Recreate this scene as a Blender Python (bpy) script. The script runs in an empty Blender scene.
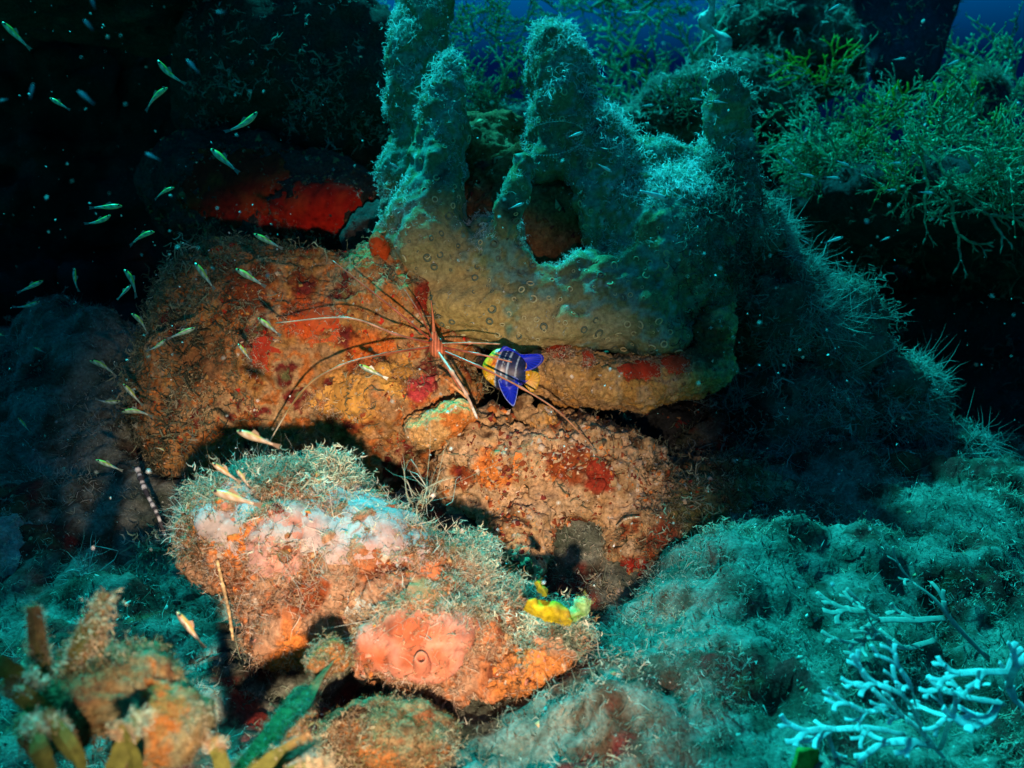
import bpy, math, random
import numpy as np
from mathutils import Vector, Matrix

random.seed(7)
rng = np.random.default_rng(7)
sc = bpy.context.scene
COL = sc.collection

# ------------------------------------------------------------------ camera
W, H = 1024, 768
FPX = 1098.0                       # focal length in pixels
PITCH = math.radians(-10.0)
CAM = np.array([0.0, 0.0, 0.33])
RX = np.array([1.0, 0.0, 0.0])
UY = np.array([0.0, -math.sin(PITCH), math.cos(PITCH)])
FZ = np.array([0.0, math.cos(PITCH), math.sin(PITCH)])
BASIS = np.stack([RX, UY, FZ])     # rows: right, up, forward

cam_d = bpy.data.cameras.new("camera")
cam = bpy.data.objects.new("camera", cam_d)
COL.objects.link(cam)
cam.location = CAM
cam.rotation_euler = (math.radians(90) + PITCH, 0, 0)
cam_d.sensor_width = 36.0
cam_d.lens = 36.0 * FPX / W
cam_d.clip_start = 0.01
cam_d.clip_end = 500
cam_d.dof.use_dof = True
cam_d.dof.focus_distance = 0.84
cam_d.dof.aperture_fstop = 10.0
sc.camera = cam

# ------------------------------------------------------------------ light
SUN_EL = math.radians(58)
SUN_AZ = math.radians(-36)         # from behind the reef, a little to the left
world = bpy.data.worlds.new("World")
sc.world = world
world.use_nodes = True
nt = world.node_tree
nt.nodes.clear()
wout = nt.nodes.new("ShaderNodeOutputWorld")
wbg = nt.nodes.new("ShaderNodeBackground")
sky = nt.nodes.new("ShaderNodeTexSky")
sky.sky_type = 'NISHITA'
sky.sun_disc = False
sky.sun_elevation = SUN_EL
sky.sun_rotation = SUN_AZ
# the water column filters the daylight: deep blue along the horizon, cyan overhead
tc = nt.nodes.new("ShaderNodeTexCoord")
sep = nt.nodes.new("ShaderNodeSeparateXYZ")
ramp = nt.nodes.new("ShaderNodeValToRGB")
els = ramp.color_ramp.elements
els[0].position = 0.0;  els[0].color = (0.0, 0.004, 0.03, 1)
els[1].position = 1.0;  els[1].color = (0.02, 0.75, 0.85, 1)
e = els.new(0.11); e.color = (0.0, 0.007, 0.045, 1)
e = els.new(0.20); e.color = (0.0, 0.16, 0.40, 1)
e = els.new(0.55); e.color = (0.004, 0.28, 0.45, 1)
mul = nt.nodes.new("ShaderNodeMix"); mul.data_type = 'RGBA'; mul.blend_type = 'MULTIPLY'
mul.inputs[0].default_value = 1.0
nt.links.new(tc.outputs['Generated'], sep.inputs[0])
nt.links.new(sep.outputs['Z'], ramp.inputs[0])
nt.links.new(sky.outputs[0], mul.inputs[6])
nt.links.new(ramp.outputs[0], mul.inputs[7])
nt.links.new(mul.outputs[2], wbg.inputs[0])
wbg.inputs[1].default_value = 0.075
nt.links.new(wbg.outputs[0], wout.inputs[0])

sun_d = bpy.data.lights.new("sun", 'SUN')
sun_d.energy = 5.0
sun_d.angle = math.radians(5)      # the rippled surface spreads the beam
sun_d.color = (0.012, 0.76, 0.84)
sun = bpy.data.objects.new("sun", sun_d)
COL.objects.link(sun)
sdir = Vector((math.sin(SUN_AZ) * math.cos(SUN_EL), math.cos(SUN_AZ) * math.cos(SUN_EL), math.sin(SUN_EL)))
sun.rotation_euler = sdir.to_track_quat('Z', 'Y').to_euler()
sun.location = sdir * 5

# the diver's torch, whose warm pool of light is in the photograph
torch_d = bpy.data.lights.new("dive_torch", 'SPOT')
torch_d.energy = 33
torch_d.color = (1.0, 0.69, 0.48)
torch_d.spot_size = math.radians(33)
torch_d.spot_blend = 1.0
torch_d.shadow_soft_size = 0.008
torch = bpy.data.objects.new("dive_torch", torch_d)
COL.objects.link(torch)

sc.view_settings.view_transform = 'Standard'
sc.view_settings.look = 'None'
sc.view_settings.exposure = 1.0
sc.view_settings.gamma = 1.0
sc.cycles.use_denoising = True
sc.cycles.max_bounces = 4
sc.cycles.diffuse_bounces = 2
sc.cycles.transparent_max_bounces = 8
sc.cycles.caustics_reflective = False
sc.cycles.caustics_refractive = False


# ------------------------------------------------------------------ maths
def V3(px, py, d):
    """right / up / forward coordinates of a place d metres off, seen at pixel px, py"""
    return np.array([(px - 512) / FPX * d, (384 - py) / FPX * d, d])

def to_world(a):
    return CAM + np.asarray(a, float) @ BASIS

def to_view(a):
    return (np.asarray(a, float) - CAM) @ BASIS.T

def P(px, py, d):
    return to_world(V3(px, py, d))

def project(w):
    v = to_view(w)
    z = np.maximum(v[:, 2], 1e-3)
    return 512 + v[:, 0] / z * FPX, 384 - v[:, 1] / z * FPX, v[:, 2]

tpos = to_world((0.02, -0.13, -0.10))
ttgt = P(395, 540, 0.9)
torch.location = tpos
torch.rotation_euler = Vector(tpos - ttgt).to_track_quat('Z', 'Y').to_euler()

def _hash(ix, iy, iz, seed):
    h = (ix.astype(np.uint32) * np.uint32(374761393) + iy.astype(np.uint32) * np.uint32(668265263)
         + iz.astype(np.uint32) * np.uint32(2147483647) + np.uint32((seed * 974634777) & 0xffffffff))
    h = (h ^ (h >> np.uint32(13))) * np.uint32(1274126177)
    h = (h ^ (h >> np.uint32(16))) * np.uint32(2246822519)
    return ((h ^ (h >> np.uint32(15))) & np.uint32(0xffffff)).astype(np.float64) / 0xffffff

def vnoise(p, seed=0):
    p = p + 1000.0
    i = np.floor(p).astype(np.int64)
    f = p - i
    u = f * f * f * (f * (f * 6 - 15) + 10)
    x, y, z = i[:, 0], i[:, 1], i[:, 2]
    r = 0
    for dx in (0, 1):
        wx = u[:, 0] if dx else 1 - u[:, 0]
        for dy in (0, 1):
            wy = u[:, 1] if dy else 1 - u[:, 1]
            for dz in (0, 1):
                wz = u[:, 2] if dz else 1 - u[:, 2]
                r = r + wx * wy * wz * _hash(x + dx, y + dy, z + dz, seed)
    return r * 2 - 1

ROT = np.array([[0.36, 0.48, -0.8], [-0.8, 0.6, 0.0], [0.48, 0.64, 0.6]])
def fbm(p, freq, octv=4, gain=0.5, seed=0, ridge=False):
    q = p * freq
    a, s, t = 1.0, 0.0, 0.0
    for o in range(octv):
        n = vnoise(q, seed + o * 17)
        if ridge:
            n = 1 - 2 * np.abs(n)
        s = s + a * n
        t += a
        a *= gain
        q = (q @ ROT) * 2.03 + 11.3
    return s / t

def worley(p, freq, seed=0):
    """distance to the nearest of scattered points, 0 at a point"""
    q = p * freq + 500.0
    i = np.floor(q).astype(np.int64)
    f = q - i
    best = np.full(len(p), 9.0)
    for dx in (-1, 0, 1):
        for dy in (-1, 0, 1):
            for dz in (-1, 0, 1):
                a, b, c = i[:, 0] + dx, i[:, 1] + dy, i[:, 2] + dz
                ox = dx + _hash(a, b, c, seed + 1) - f[:, 0]
                oy = dy + _hash(a, b, c, seed + 2) - f[:, 1]
                oz = dz + _hash(a, b, c, seed + 3) - f[:, 2]
                best = np.minimum(best, ox * ox + oy * oy + oz * oz)
    return np.sqrt(best)

def smin(a, b, k):
    if k <= 0:
        return np.minimum(a, b)
    h = np.clip(0.5 + 0.5 * (b - a) / k, 0, 1)
    return b + (a - b) * h - k * h * (1 - h)

# shapes, given in right / up / forward metres
def E(px, py, d, rx, ry, rz, roll=0.0):
    return ('e', V3(px, py, d), np.array([rx * d / FPX, ry * d / FPX, rz]), math.radians(roll))

def K(px0, py0, d0, r0, px1, py1, d1, r1):
    return ('c', V3(px0, py0, d0), r0 * d0 / FPX, V3(px1, py1, d1), r1 * d1 / FPX)

def sdf_one(s, p):
    if s[0] == 'e':
        q = p - s[1]
        if s[3]:
            c, n = math.cos(s[3]), math.sin(s[3])
            q = np.stack([q[:, 0] * c + q[:, 1] * n, -q[:, 0] * n + q[:, 1] * c, q[:, 2]], 1)
        k0 = np.sqrt(((q / s[2]) ** 2).sum(1))
        k1 = np.sqrt(((q / s[2] ** 2) ** 2).sum(1)) + 1e-9
        return k0 * (k0 - 1) / k1
    a, ra, b, rb = s[1:]
    ab = b - a
    t = np.clip(((p - a) @ ab) / (ab @ ab), 0, 1)
    return np.sqrt(((p - a - t[:, None] * ab) ** 2).sum(1)) - (ra + (rb - ra) * t)

def box_of(s):
    if s[0] == 'e':
        r = s[2].max() if s[3] else s[2]
        return s[1] - r, s[1] + r
    m = max(s[2], s[4])
    return np.minimum(s[1], s[3]) - m, np.maximum(s[1], s[3]) + m

def surface(shapes, h, k=0.012, carve=(), warp=0.0, wfreq=25, seed=0):
    """mesh of the smooth union of shapes (naive surface nets); returns world verts, quads"""
    lo = np.min([box_of(s)[0] for s in shapes], 0) - 4 * h - k - warp
    hi = np.max([box_of(s)[1] for s in shapes], 0) + 4 * h + k + warp
    n = np.ceil((hi - lo) / h).astype(int) + 1
    ax = [lo[i] + h * np.arange(n[i]) for i in range(3)]
    g = np.stack(np.meshgrid(*ax, indexing='ij'), -1).reshape(-1, 3)
    q = g
    if warp:
        q = g + warp * np.stack([vnoise(g * wfreq, seed + 3 * i) for i in (1, 2, 3)], 1)
    F = None
    for s in shapes:
        d = sdf_one(s, q)
        F = d if F is None else smin(F, d, k)
    for s in carve:
        F = -smin(-F, sdf_one(s, q), k * 0.6)
    F = F.reshape(n)
    F[0], F[-1] = 1, 1
    F[:, 0], F[:, -1] = 1, 1
    F[:, :, 0], F[:, :, -1] = 1, 1
    return nets(F, lo, h)

def nets(F, lo, h):
    S = F < 0
    n = np.array(F.shape)
    cnt = np.zeros(n - 1, int)
    for dx in (0, 1):
        for dy in (0, 1):
            for dz in (0, 1):
                cnt += S[dx:n[0] - 1 + dx, dy:n[1] - 1 + dy, dz:n[2] - 1 + dz]
    act = (cnt > 0) & (cnt < 8)
    ci = np.argwhere(act)
    idx = -np.ones(act.shape, int)
    idx[act] = np.arange(len(ci))
    acc = np.zeros((len(ci), 3))
    num = np.zeros(len(ci))
    for axis in range(3):
        o1, o2 = [a for a in range(3) if a != axis]
        for b1 in (0, 1):
            for b2 in (0, 1):
                c0 = ci.copy(); c0[:, o1] += b1; c0[:, o2] += b2
                c1 = c0.copy(); c1[:, axis] += 1
                f0 = F[tuple(c0.T)]; f1 = F[tuple(c1.T)]
                m = (f0 < 0) != (f1 < 0)
                t = np.where(m, f0 / np.where(m, f0 - f1, 1), 0)
                pt = c0.astype(float)
                pt[:, axis] += t
                acc[m] += pt[m]
                num[m] += 1
    v = lo + h * acc / num[:, None]
    quads = []
    for axis in range(3):
        o1, o2 = (axis + 1) % 3, (axis + 2) % 3
        a = np.moveaxis(S, axis, 0)
        ch = np.moveaxis(a[:-1] != a[1:], 0, axis)
        e = np.argwhere(ch)
        e = e[(e[:, o1] > 0) & (e[:, o2] > 0) & (e[:, o1] < n[o1] - 1) & (e[:, o2] < n[o2] - 1)]
        ins = S[tuple(e.T)]
        def cell(b1, b2):
            c = e.copy(); c[:, o1] -= b1; c[:, o2] -= b2
            return idx[tuple(c.T)]
        q = np.stack([cell(1, 1), cell(0, 1), cell(0, 0), cell(1, 0)], 1)
        q[ins] = q[ins][:, ::-1]      # right, up, forward is a left-handed frame
        quads.append(q)
    return to_world(v), np.concatenate(quads)

def normals(v, f):
    fn = np.cross(v[f[:, 2]] - v[f[:, 0]], v[f[:, -1]] - v[f[:, 1]] if f.shape[1] == 4 else v[f[:, 1]] - v[f[:, 0]])
    if f.shape[1] == 3:
        fn = -fn
    n = np.zeros_like(v)
    for c in range(f.shape[1]):
        for k in range(3):
            n[:, k] += np.bincount(f[:, c], fn[:, k], len(v))
    return n / (np.linalg.norm(n, axis=1, keepdims=True) + 1e-12)

def subdivide(v, f):
    """each quad into four"""
    e = np.concatenate([f[:, [i, (i + 1) % 4]] for i in range(4)])
    e = np.sort(e, 1)
    key = e[:, 0].astype(np.int64) * len(v) + e[:, 1]
    u, first, inv = np.unique(key, return_index=True, return_inverse=True)
    mid = (v[e[first, 0]] + v[e[first, 1]]) / 2
    ctr = v[f].mean(1)
    o1, o2 = len(v), len(v) + len(mid)
    m = (inv.reshape(4, -1) + o1)
    c = np.arange(len(f)) + o2
    g = np.concatenate([np.stack([f[:, i], m[i], c, m[(i + 3) % 4]], 1) for i in range(4)])
    return np.concatenate([v, mid, ctr]), g

def ss(a, b, x):
    t = np.clip((x - a) / (b - a), 0, 1)
    return t * t * (3 - 2 * t)


# ------------------------------------------------------------------ Blender objects
def mesh_of(name, v, f, col=None, smooth=True):
    me = bpy.data.meshes.new(name)
    v = np.asarray(v, np.float32)
    if isinstance(f, (list, tuple)) and len(f) and not isinstance(f, np.ndarray):
        tot = np.array([len(q) for q in f]); flat = np.concatenate([np.asarray(q) for q in f])
    else:
        f = np.asarray(f); tot = np.full(len(f), f.shape[1]); flat = f.reshape(-1)
    me.vertices.add(len(v)); me.vertices.foreach_set("co", v.reshape(-1))
    me.loops.add(len(flat)); me.loops.foreach_set("vertex_index", flat.astype(np.int32))
    me.polygons.add(len(tot))
    st = np.concatenate([[0], np.cumsum(tot)[:-1]])
    me.polygons.foreach_set("loop_start", st.astype(np.int32))
    me.polygons.foreach_set("loop_total", tot.astype(np.int32))
    me.polygons.foreach_set("use_smooth", np.full(len(tot), smooth))
    me.update(calc_edges=True)
    if col is not None:
        a = me.color_attributes.new("albedo", 'FLOAT_COLOR', 'POINT')
        c4 = np.ones((len(v), 4), np.float32); c4[:, :3] = col
        a.data.foreach_set("color", c4.reshape(-1))
    return me

def put(name, v, f, mat, col=None, parent=None, smooth=True, base=None, kind=None):
    """one mesh object with its origin at its base"""
    v = np.asarray(v, float)
    if base is None:
        base = np.array([v[:, 0].mean(), v[:, 1].mean(), v[:, 2].min()])
    me = mesh_of(name, v - base, f, col, smooth)
    me.materials.append(mat)
    o = bpy.data.objects.new(name, me)
    COL.objects.link(o)
    if parent is not None:
        o.parent = parent
        o.location = Vector(base) - parent.location if parent.rotation_euler == Vector((0, 0, 0)) or True else base
    else:
        o.location = base
    if kind:
        o["kind"] = kind
    return o

def tag(o, label, cat=None, group=None, kind=None):
    o["label"] = label
    if cat: o["category"] = cat
    if group: o["group"] = group
    if kind: o["kind"] = kind
    return o

def empty(name, loc):
    o = bpy.data.objects.new(name, None)
    o.empty_display_size = 0.01
    COL.objects.link(o)
    o.location = loc
    return o

# ------------------------------------------------------------------ materials
def new_mat(name):
    m = bpy.data.materials.new(name)
    m.use_nodes = True
    n = m.node_tree.nodes
    b = n["Principled BSDF"]
    return m, m.node_tree, b

def mat_albedo(name, rough=0.8, spec=0.25, bump=0.0, bscale=500, var=0.35, vscale=260, trans=0.0):
    """colour from the thing's own pigment map, grain and relief from noise"""
    m, t, b = new_mat(name)
    at = t.nodes.new("ShaderNodeAttribute"); at.attribute_name = "albedo"
    src = at.outputs['Color']
    tcn = t.nodes.new("ShaderNodeTexCoord")
    if var:
        nz = t.nodes.new("ShaderNodeTexNoise"); nz.inputs['Scale'].default_value = vscale
        nz.inputs['Detail'].default_value = 4; nz.inputs['Roughness'].default_value = 0.65
        t.links.new(tcn.outputs['Object'], nz.inputs['Vector'])
        mr = t.nodes.new("ShaderNodeMapRange")
        mr.inputs[1].default_value = 0.3; mr.inputs[2].default_value = 0.7
        mr.inputs[3].default_value = 1 - var; mr.inputs[4].default_value = 1 + var
        t.links.new(nz.outputs[0], mr.inputs[0])
        mx = t.nodes.new("ShaderNodeVectorMath"); mx.operation = 'SCALE'
        t.links.new(src, mx.inputs[0]); t.links.new(mr.outputs[0], mx.inputs['Scale'])
        src = mx.outputs[0]
    t.links.new(src, b.inputs['Base Color'])
    b.inputs['Roughness'].default_value = rough
    b.inputs['Specular IOR Level'].default_value = spec
    if bump:
        n2 = t.nodes.new("ShaderNodeTexNoise"); n2.inputs['Scale'].default_value = bscale
        n2.inputs['Detail'].default_value = 5; n2.inputs['Roughness'].default_value = 0.7
        t.links.new(tcn.outputs['Object'], n2.inputs['Vector'])
        bp = t.nodes.new("ShaderNodeBump"); bp.inputs['Strength'].default_value = 1.0
        bp.inputs['Distance'].default_value = bump
        t.links.new(n2.outputs[0], bp.inputs['Height'])
        t.links.new(bp.outputs[0], b.inputs['Normal'])
    if trans:
        b.inputs['Transmission Weight'].default_value = 0
        tr = t.nodes.new("ShaderNodeBsdfTranslucent")
        t.links.new(src, tr.inputs['Color'])
        mxs = t.nodes.new("ShaderNodeMixShader"); mxs.inputs[0].default_value = trans
        out = t.nodes["Material Output"]
        t.links.new(b.outputs[0], mxs.inputs[1]); t.links.new(tr.outputs[0], mxs.inputs[2])
        t.links.new(mxs.outputs[0], out.inputs['Surface'])
    return m

def mat_flat(name, rgb, rough=0.6, spec=0.3, var=0.25, vscale=300, bump=0.0, trans=0.0, alpha=1.0):
    m, t, b = new_mat(name)
    tcn = t.nodes.new("ShaderNodeTexCoord")
    nz = t.nodes.new("ShaderNodeTexNoise"); nz.inputs['Scale'].default_value = vscale
    nz.inputs['Detail'].default_value = 3
    t.links.new(tcn.outputs['Object'], nz.inputs['Vector'])
    rp = t.nodes.new("ShaderNodeValToRGB")
    rp.color_ramp.elements[0].position = 0.3; rp.color_ramp.elements[1].position = 0.7
    rp.color_ramp.elements[0].color = (*[c * (1 - var) for c in rgb], 1)
    rp.color_ramp.elements[1].color = (*[min(1, c * (1 + var)) for c in rgb], 1)
    t.links.new(nz.outputs[0], rp.inputs[0])
    t.links.new(rp.outputs[0], b.inputs['Base Color'])
    b.inputs['Roughness'].default_value = rough
    b.inputs['Specular IOR Level'].default_value = spec
    b.inputs['Alpha'].default_value = alpha
    if bump:
        bp = t.nodes.new("ShaderNodeBump"); bp.inputs['Distance'].default_value = bump
        t.links.new(nz.outputs[0], bp.inputs['Height']); t.links.new(bp.outputs[0], b.inputs['Normal'])
    if trans:
        b.inputs['Subsurface Weight'].default_value = 0
        tr = t.nodes.new("ShaderNodeBsdfTranslucent"); t.links.new(rp.outputs[0], tr.inputs['Color'])
        mxs = t.nodes.new("ShaderNodeMixShader"); mxs.inputs[0].default_value = trans
        t.links.new(b.outputs[0], mxs.inputs[1]); t.links.new(tr.outputs[0], mxs.inputs[2])
        t.links.new(mxs.outputs[0], t.nodes["Material Output"].inputs['Surface'])
    return m

M_ROCK = mat_albedo("encrusted_rock", rough=0.95, spec=0.08, bump=0.0016, bscale=420, var=0.5, vscale=330)
M_CRUST = mat_albedo("sponge_crust", rough=0.8, spec=0.12, bump=0.0005, bscale=600, var=0.16, vscale=280)
M_SPONGE = mat_albedo("finger_sponge", rough=0.95, spec=0.06, bump=0.0010, bscale=520, var=0.4, vscale=300)
M_FUZZ = mat_albedo("sponge_fuzz", rough=0.9, spec=0.08, var=0.0, trans=0.5)
M_TURF = mat_albedo("algae_turf", rough=0.9, spec=0.08, var=0.0, trans=0.35)
M_NUB = mat_albedo("rubble_grain", rough=0.8, spec=0.2, bump=0.0004, bscale=900, var=0.3, vscale=500)
M_PALE = mat_albedo("pale_weed", rough=0.95, spec=0.05, var=0.2, vscale=260, trans=0.3)
M_WEED = mat_albedo("forked_weed", rough=0.9, spec=0.1, var=0.3, vscale=220, trans=0.5)
M_LEAF = mat_albedo("seaweed_blade", rough=0.75, spec=0.15, var=0.5, vscale=220, trans=0.3, bump=0.0003, bscale=400)

# ------------------------------------------------------------------ builders
def pigment(v, palette, freq=28, seed=0, patches=()):
    """albedo of an encrusted rock: palette of growths in irregular patches"""
    n = fbm(v, freq, 4, 0.55, seed) * 1.5
    m = fbm(v, freq * 2.7, 3, 0.6, seed + 50) * 1.2
    t = np.clip((n + 0.35 * m) * 0.5 + 0.5, 0, 0.9999)
    pal = np.array(palette, float)
    x = t * (len(pal) - 1)
    i = x.astype(int); f = ss(0.25, 0.75, x - i)[:, None]
    c = pal[i] * (1 - f) + pal[np.minimum(i + 1, len(pal) - 1)] * f
    w = fbm(v, 75, 4, 0.6, seed + 9)
    c = c * (1 + 0.45 * w)[:, None]
    for (px, py, d, r, rgb) in patches:
        ctr = P(px, py, d)
        rad = r * d / FPX
        q = to_view(v) - to_view(ctr)
        dist = np.sqrt(q[:, 0] ** 2 + q[:, 1] ** 2 + 0.3 * q[:, 2] ** 2) / rad
        k = ss(1.1, 0.75, dist + 0.5 * fbm(v, 60, 3, 0.6, seed + 31))[:, None]
        c = c * (1 - k) + np.array(rgb) * k
    return np.clip(c, 0.004, 0.95)

def rough_rock(shapes, h, k=0.015, carve=(), amp=0.006, freq=35, fine=0.0026, seed=0, warp=0.008, knob=0.005, kfreq=75, sub=False):
    v, f = surface(shapes, h, k, carve, warp=warp, seed=seed)
    n0 = normals(v, f)
    d = amp * fbm(v, freq, 3, 0.5, seed)
    v = v + n0 * d[:, None]
    n0 = normals(v, f)
    sm = (v.copy(), f, n0)
    if sub:
        v, f = subdivide(v, f)
        n0 = normals(v, f)
    d = fine * fbm(v, 150, 4, 0.62, seed + 5, ridge=True) + 0.5 * fine * (0.6 - worley(v, 330, seed + 6)) * ss(-0.2, 0.4, fbm(v, 30, 2, 0.5, seed + 13)) + 0.55 * amp * fbm(v, freq * 2.6, 3, 0.55, seed + 8, ridge=True)
    if knob:
        d = d + knob * (0.55 - worley(v, kfreq, seed)) * (0.4 + ss(-0.3, 0.3, fbm(v, 18, 2, 0.5, seed + 12)))
    v = v + n0 * d[:, None]
    return v, f, normals(v, f), sm

def sample(v, f, n, count, keep=None, margin=90, facing=-0.25):
    a, b, c = v[f[:, 0]], v[f[:, 1]], v[f[:, 2]]
    d = v[f[:, 3]] if f.shape[1] == 4 else c
    ctr = (a + b + c + d) / 4
    area = np.linalg.norm(np.cross(c - a, d - b), axis=1) if f.shape[1] == 4 else np.linalg.norm(np.cross(b - a, c - a), axis=1)
    px, py, z = project(ctr)
    nn = n[f[:, 0]]
    tocam = CAM - ctr; tocam /= np.linalg.norm(tocam, axis=1, keepdims=True)
    w = area * ((px > -margin) & (px < W + margin) & (py > -margin) & (py < H + margin) & (z > 0.1) & ((nn * tocam).sum(1) > facing))
    if keep is not None:
        w = w * np.clip(keep(ctr, nn, px, py), 0, None)
    if w.sum() <= 0:
        return None
    cum = np.cumsum(w); cum /= cum[-1]
    i = np.minimum(np.searchsorted(cum, rng.random(count)), len(f) - 1)
    u, s = rng.random((count, 1)), rng.random((count, 1))
    p = (a[i] * (1 - u) + b[i] * u) * (1 - s) + (d[i] * (1 - u) + c[i] * u) * s
    return p, nn[i]

UP = np.array([0, 0, 1.0])
def unit(a):
    return a / (np.linalg.norm(a, axis=-1, keepdims=True) + 1e-12)

def filaments(p, n, length, width, colours, clump=5, spread=0.7, up=0.25, curl=0.5, segs=3, tip=1.25, seed=0, drift=(0, 0, 0), lvar=0.6):
    """curved tapering ribbons, several from each foot"""
    r = np.random.default_rng(seed + 101)
    N = len(p) * clump
    p = np.repeat(p, clump, 0) + r.normal(0, length * 0.12, (N, 3))
    n = np.repeat(n, clump, 0)
    patch = fbm(p, 34, 3, 0.6, seed + 7)
    length = length * np.clip(0.85 + 1.1 * fbm(p, 48, 2, 0.5, seed + 8), 0.3, 1.3)[:, None]
    L = length * (1 - lvar + 2 * lvar * r.random((N, 1)) ** 1.5) * np.repeat(0.6 + 0.8 * r.random((len(p) // clump, 1)), clump, 0)
    d0 = unit(n * 0.7 + UP * up + r.normal(0, spread * 0.5, (N, 3)) + np.array(drift))
    bend = r.normal(0, curl, (N, 3)) + np.array(drift) * 0.5 - UP * 0.1 * curl
    side = unit(np.cross(d0, r.normal(0, 1, (N, 3))))
    wid = width * (0.6 + 0.8 * r.random((N, 1)))
    verts, cols = [], []
    col = np.array(colours, float)
    ci = np.clip((patch * 1.4 + 0.5 + r.normal(0, 0.16, N)) * len(col), 0, len(col) - 1).astype(int)
    base = col[ci] * (0.6 + 0.7 * r.random((N, 1)))
    wig = r.normal(0, curl * 0.6, (N, 3))
    for s in range(segs + 1):
        t = s / segs
        c = p + d0 * L * t + bend * L * t * t * 0.5 + wig * L * math.sin(t * 5.0) * 0.3
        w = wid * (1 - 0.75 * t)
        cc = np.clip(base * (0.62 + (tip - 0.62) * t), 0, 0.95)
        if s < segs:
            verts += [c - side * w * 0.5, c + side * w * 0.5]; cols += [cc, cc]
        else:
            verts.append(c); cols.append(cc)
    nv = 2 * segs + 1
    v = np.stack(verts, 1).reshape(-1, 3)
    c = np.stack(cols, 1).reshape(-1, 3)
    tri = []
    for s in range(segs - 1):
        a = 2 * s
        tri += [(a, a + 1, a + 3), (a, a + 3, a + 2)]
    tri.append((2 * segs - 2, 2 * segs - 1, 2 * segs))
    tri = np.array(tri)
    f = (tri[None] + (np.arange(N) * nv)[:, None, None]).reshape(-1, 3)
    return v, f, c

def _sprig(seed, twigs=4):
    r = np.random.default_rng(seed)
    vs, fs, ts, o = [], [], [], 0
    def rib(path, w0, t0, t1):
        nonlocal o
        m = len(path)
        side = unit(np.cross(unit(path[-1] - path[0]), r.normal(0, 1, 3)))
        for i in range(m):
            t = i / (m - 1)
            tt = t0 + (t1 - t0) * t
            if i < m - 1:
                vs.extend([path[i] - side * w0 * (1 - .5 * t), path[i] + side * w0 * (1 - .5 * t)]); ts.extend([tt, tt])
            else:
                vs.append(path[i]); ts.append(tt)
        for i in range(m - 2):
            a = o + 2 * i
            fs.extend([(a, a + 1, a + 3), (a, a + 3, a + 2)])
        a = o + 2 * (m - 2)
        fs.append((a, a + 1, a + 2))
        o += 2 * (m - 1) + 1
    d = unit(np.array([0, 0, 1.0]) + r.normal(0, .35, 3))
    p = np.zeros(3); path = [p]
    for i in range(3):
        d = unit(d + r.normal(0, .7, 3)); p = p + d * 0.33; path.append(p)
    path = np.array(path)
    rib(path, 0.030, 0.0, 0.8)
    for k in range(twigs):
        i = r.integers(1, 4)
        q = path[i] if i == 3 else path[i] + (path[i + 1] - path[i]) * r.random()
        d = unit(r.normal(0, 1, 3) + (path[i] - path[i - 1]) * 2.2)
        L = 0.22 + 0.36 * r.random()
        d2 = unit(d + r.normal(0, .8, 3))
        rib(np.array([q, q + d * L * .5, q + d * L * .5 + d2 * L * .5]), 0.028, i / 4, 1.0)
    return np.array(vs), np.array(fs), np.array(ts)
SPRIGS = [_sprig(900 + i) for i in range(14)]

def sprigs(p, n, size, colours, seed=0, up=0.2, spread=0.6, tip=1.35, hfreq=34, svar=0.55):
    """small bushy branchlets of tangled turf"""
    r = np.random.default_rng(seed + 303)
    N = len(p)
    col = np.array(colours, float)
    patch = fbm(p, hfreq, 3, 0.6, seed + 7)
    ci = np.clip((patch * 1.4 + 0.5 + r.normal(0, 0.2, N)) * len(col), 0, len(col) - 1).astype(int)
    base = col[ci] * (0.55 + 0.8 * r.random((N, 1)))
    sz = size * np.clip(0.9 + 1.1 * fbm(p, 45, 2, 0.5, seed + 8), 0.4, 1.5) * (1 - svar + 2 * svar * r.random(N))
    z = unit(n * 0.8 + UP * up + r.normal(0, spread * 0.6, (N, 3)))
    x = unit(np.cross(z, r.normal(0, 1, (N, 3)))); y = np.cross(z, x)
    M = np.stack([x, y, z], 1)
    which = r.integers(0, len(SPRIGS), N)
    out = []
    for k, (tv, tf, tt) in enumerate(SPRIGS):
        i = np.where(which == k)[0]
        if not len(i):
            continue
        w = np.einsum('vj,njk->nvk', tv, M[i]) * sz[i][:, None, None]
        out.append((i, k, w))
    vs, fs, cs, o = [], [], [], 0
    for i, k, w in out:
        tv, tf, tt = SPRIGS[k]
        v = p[i][:, None, :] + w - n[i][:, None, :] * 0.0006
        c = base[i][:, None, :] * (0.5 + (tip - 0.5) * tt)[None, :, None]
        vs.append(v.reshape(-1, 3)); cs.append(np.clip(c, 0.003, .95).reshape(-1, 3))
        fs.append((tf[None] + (np.arange(len(i)) * len(tv))[:, None, None]).reshape(-1, 3) + o)
        o += v.shape[0] * v.shape[1]
    return np.concatenate(vs), np.concatenate(fs), np.concatenate(cs)

def join(parts):
    vs, fs, cs, o = [], [], [], 0
    for v, f, c in parts:
        vs.append(v); fs.append(f + o); cs.append(c); o += len(v)
    return np.concatenate(vs), np.concatenate(fs), np.concatenate(cs)

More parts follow.
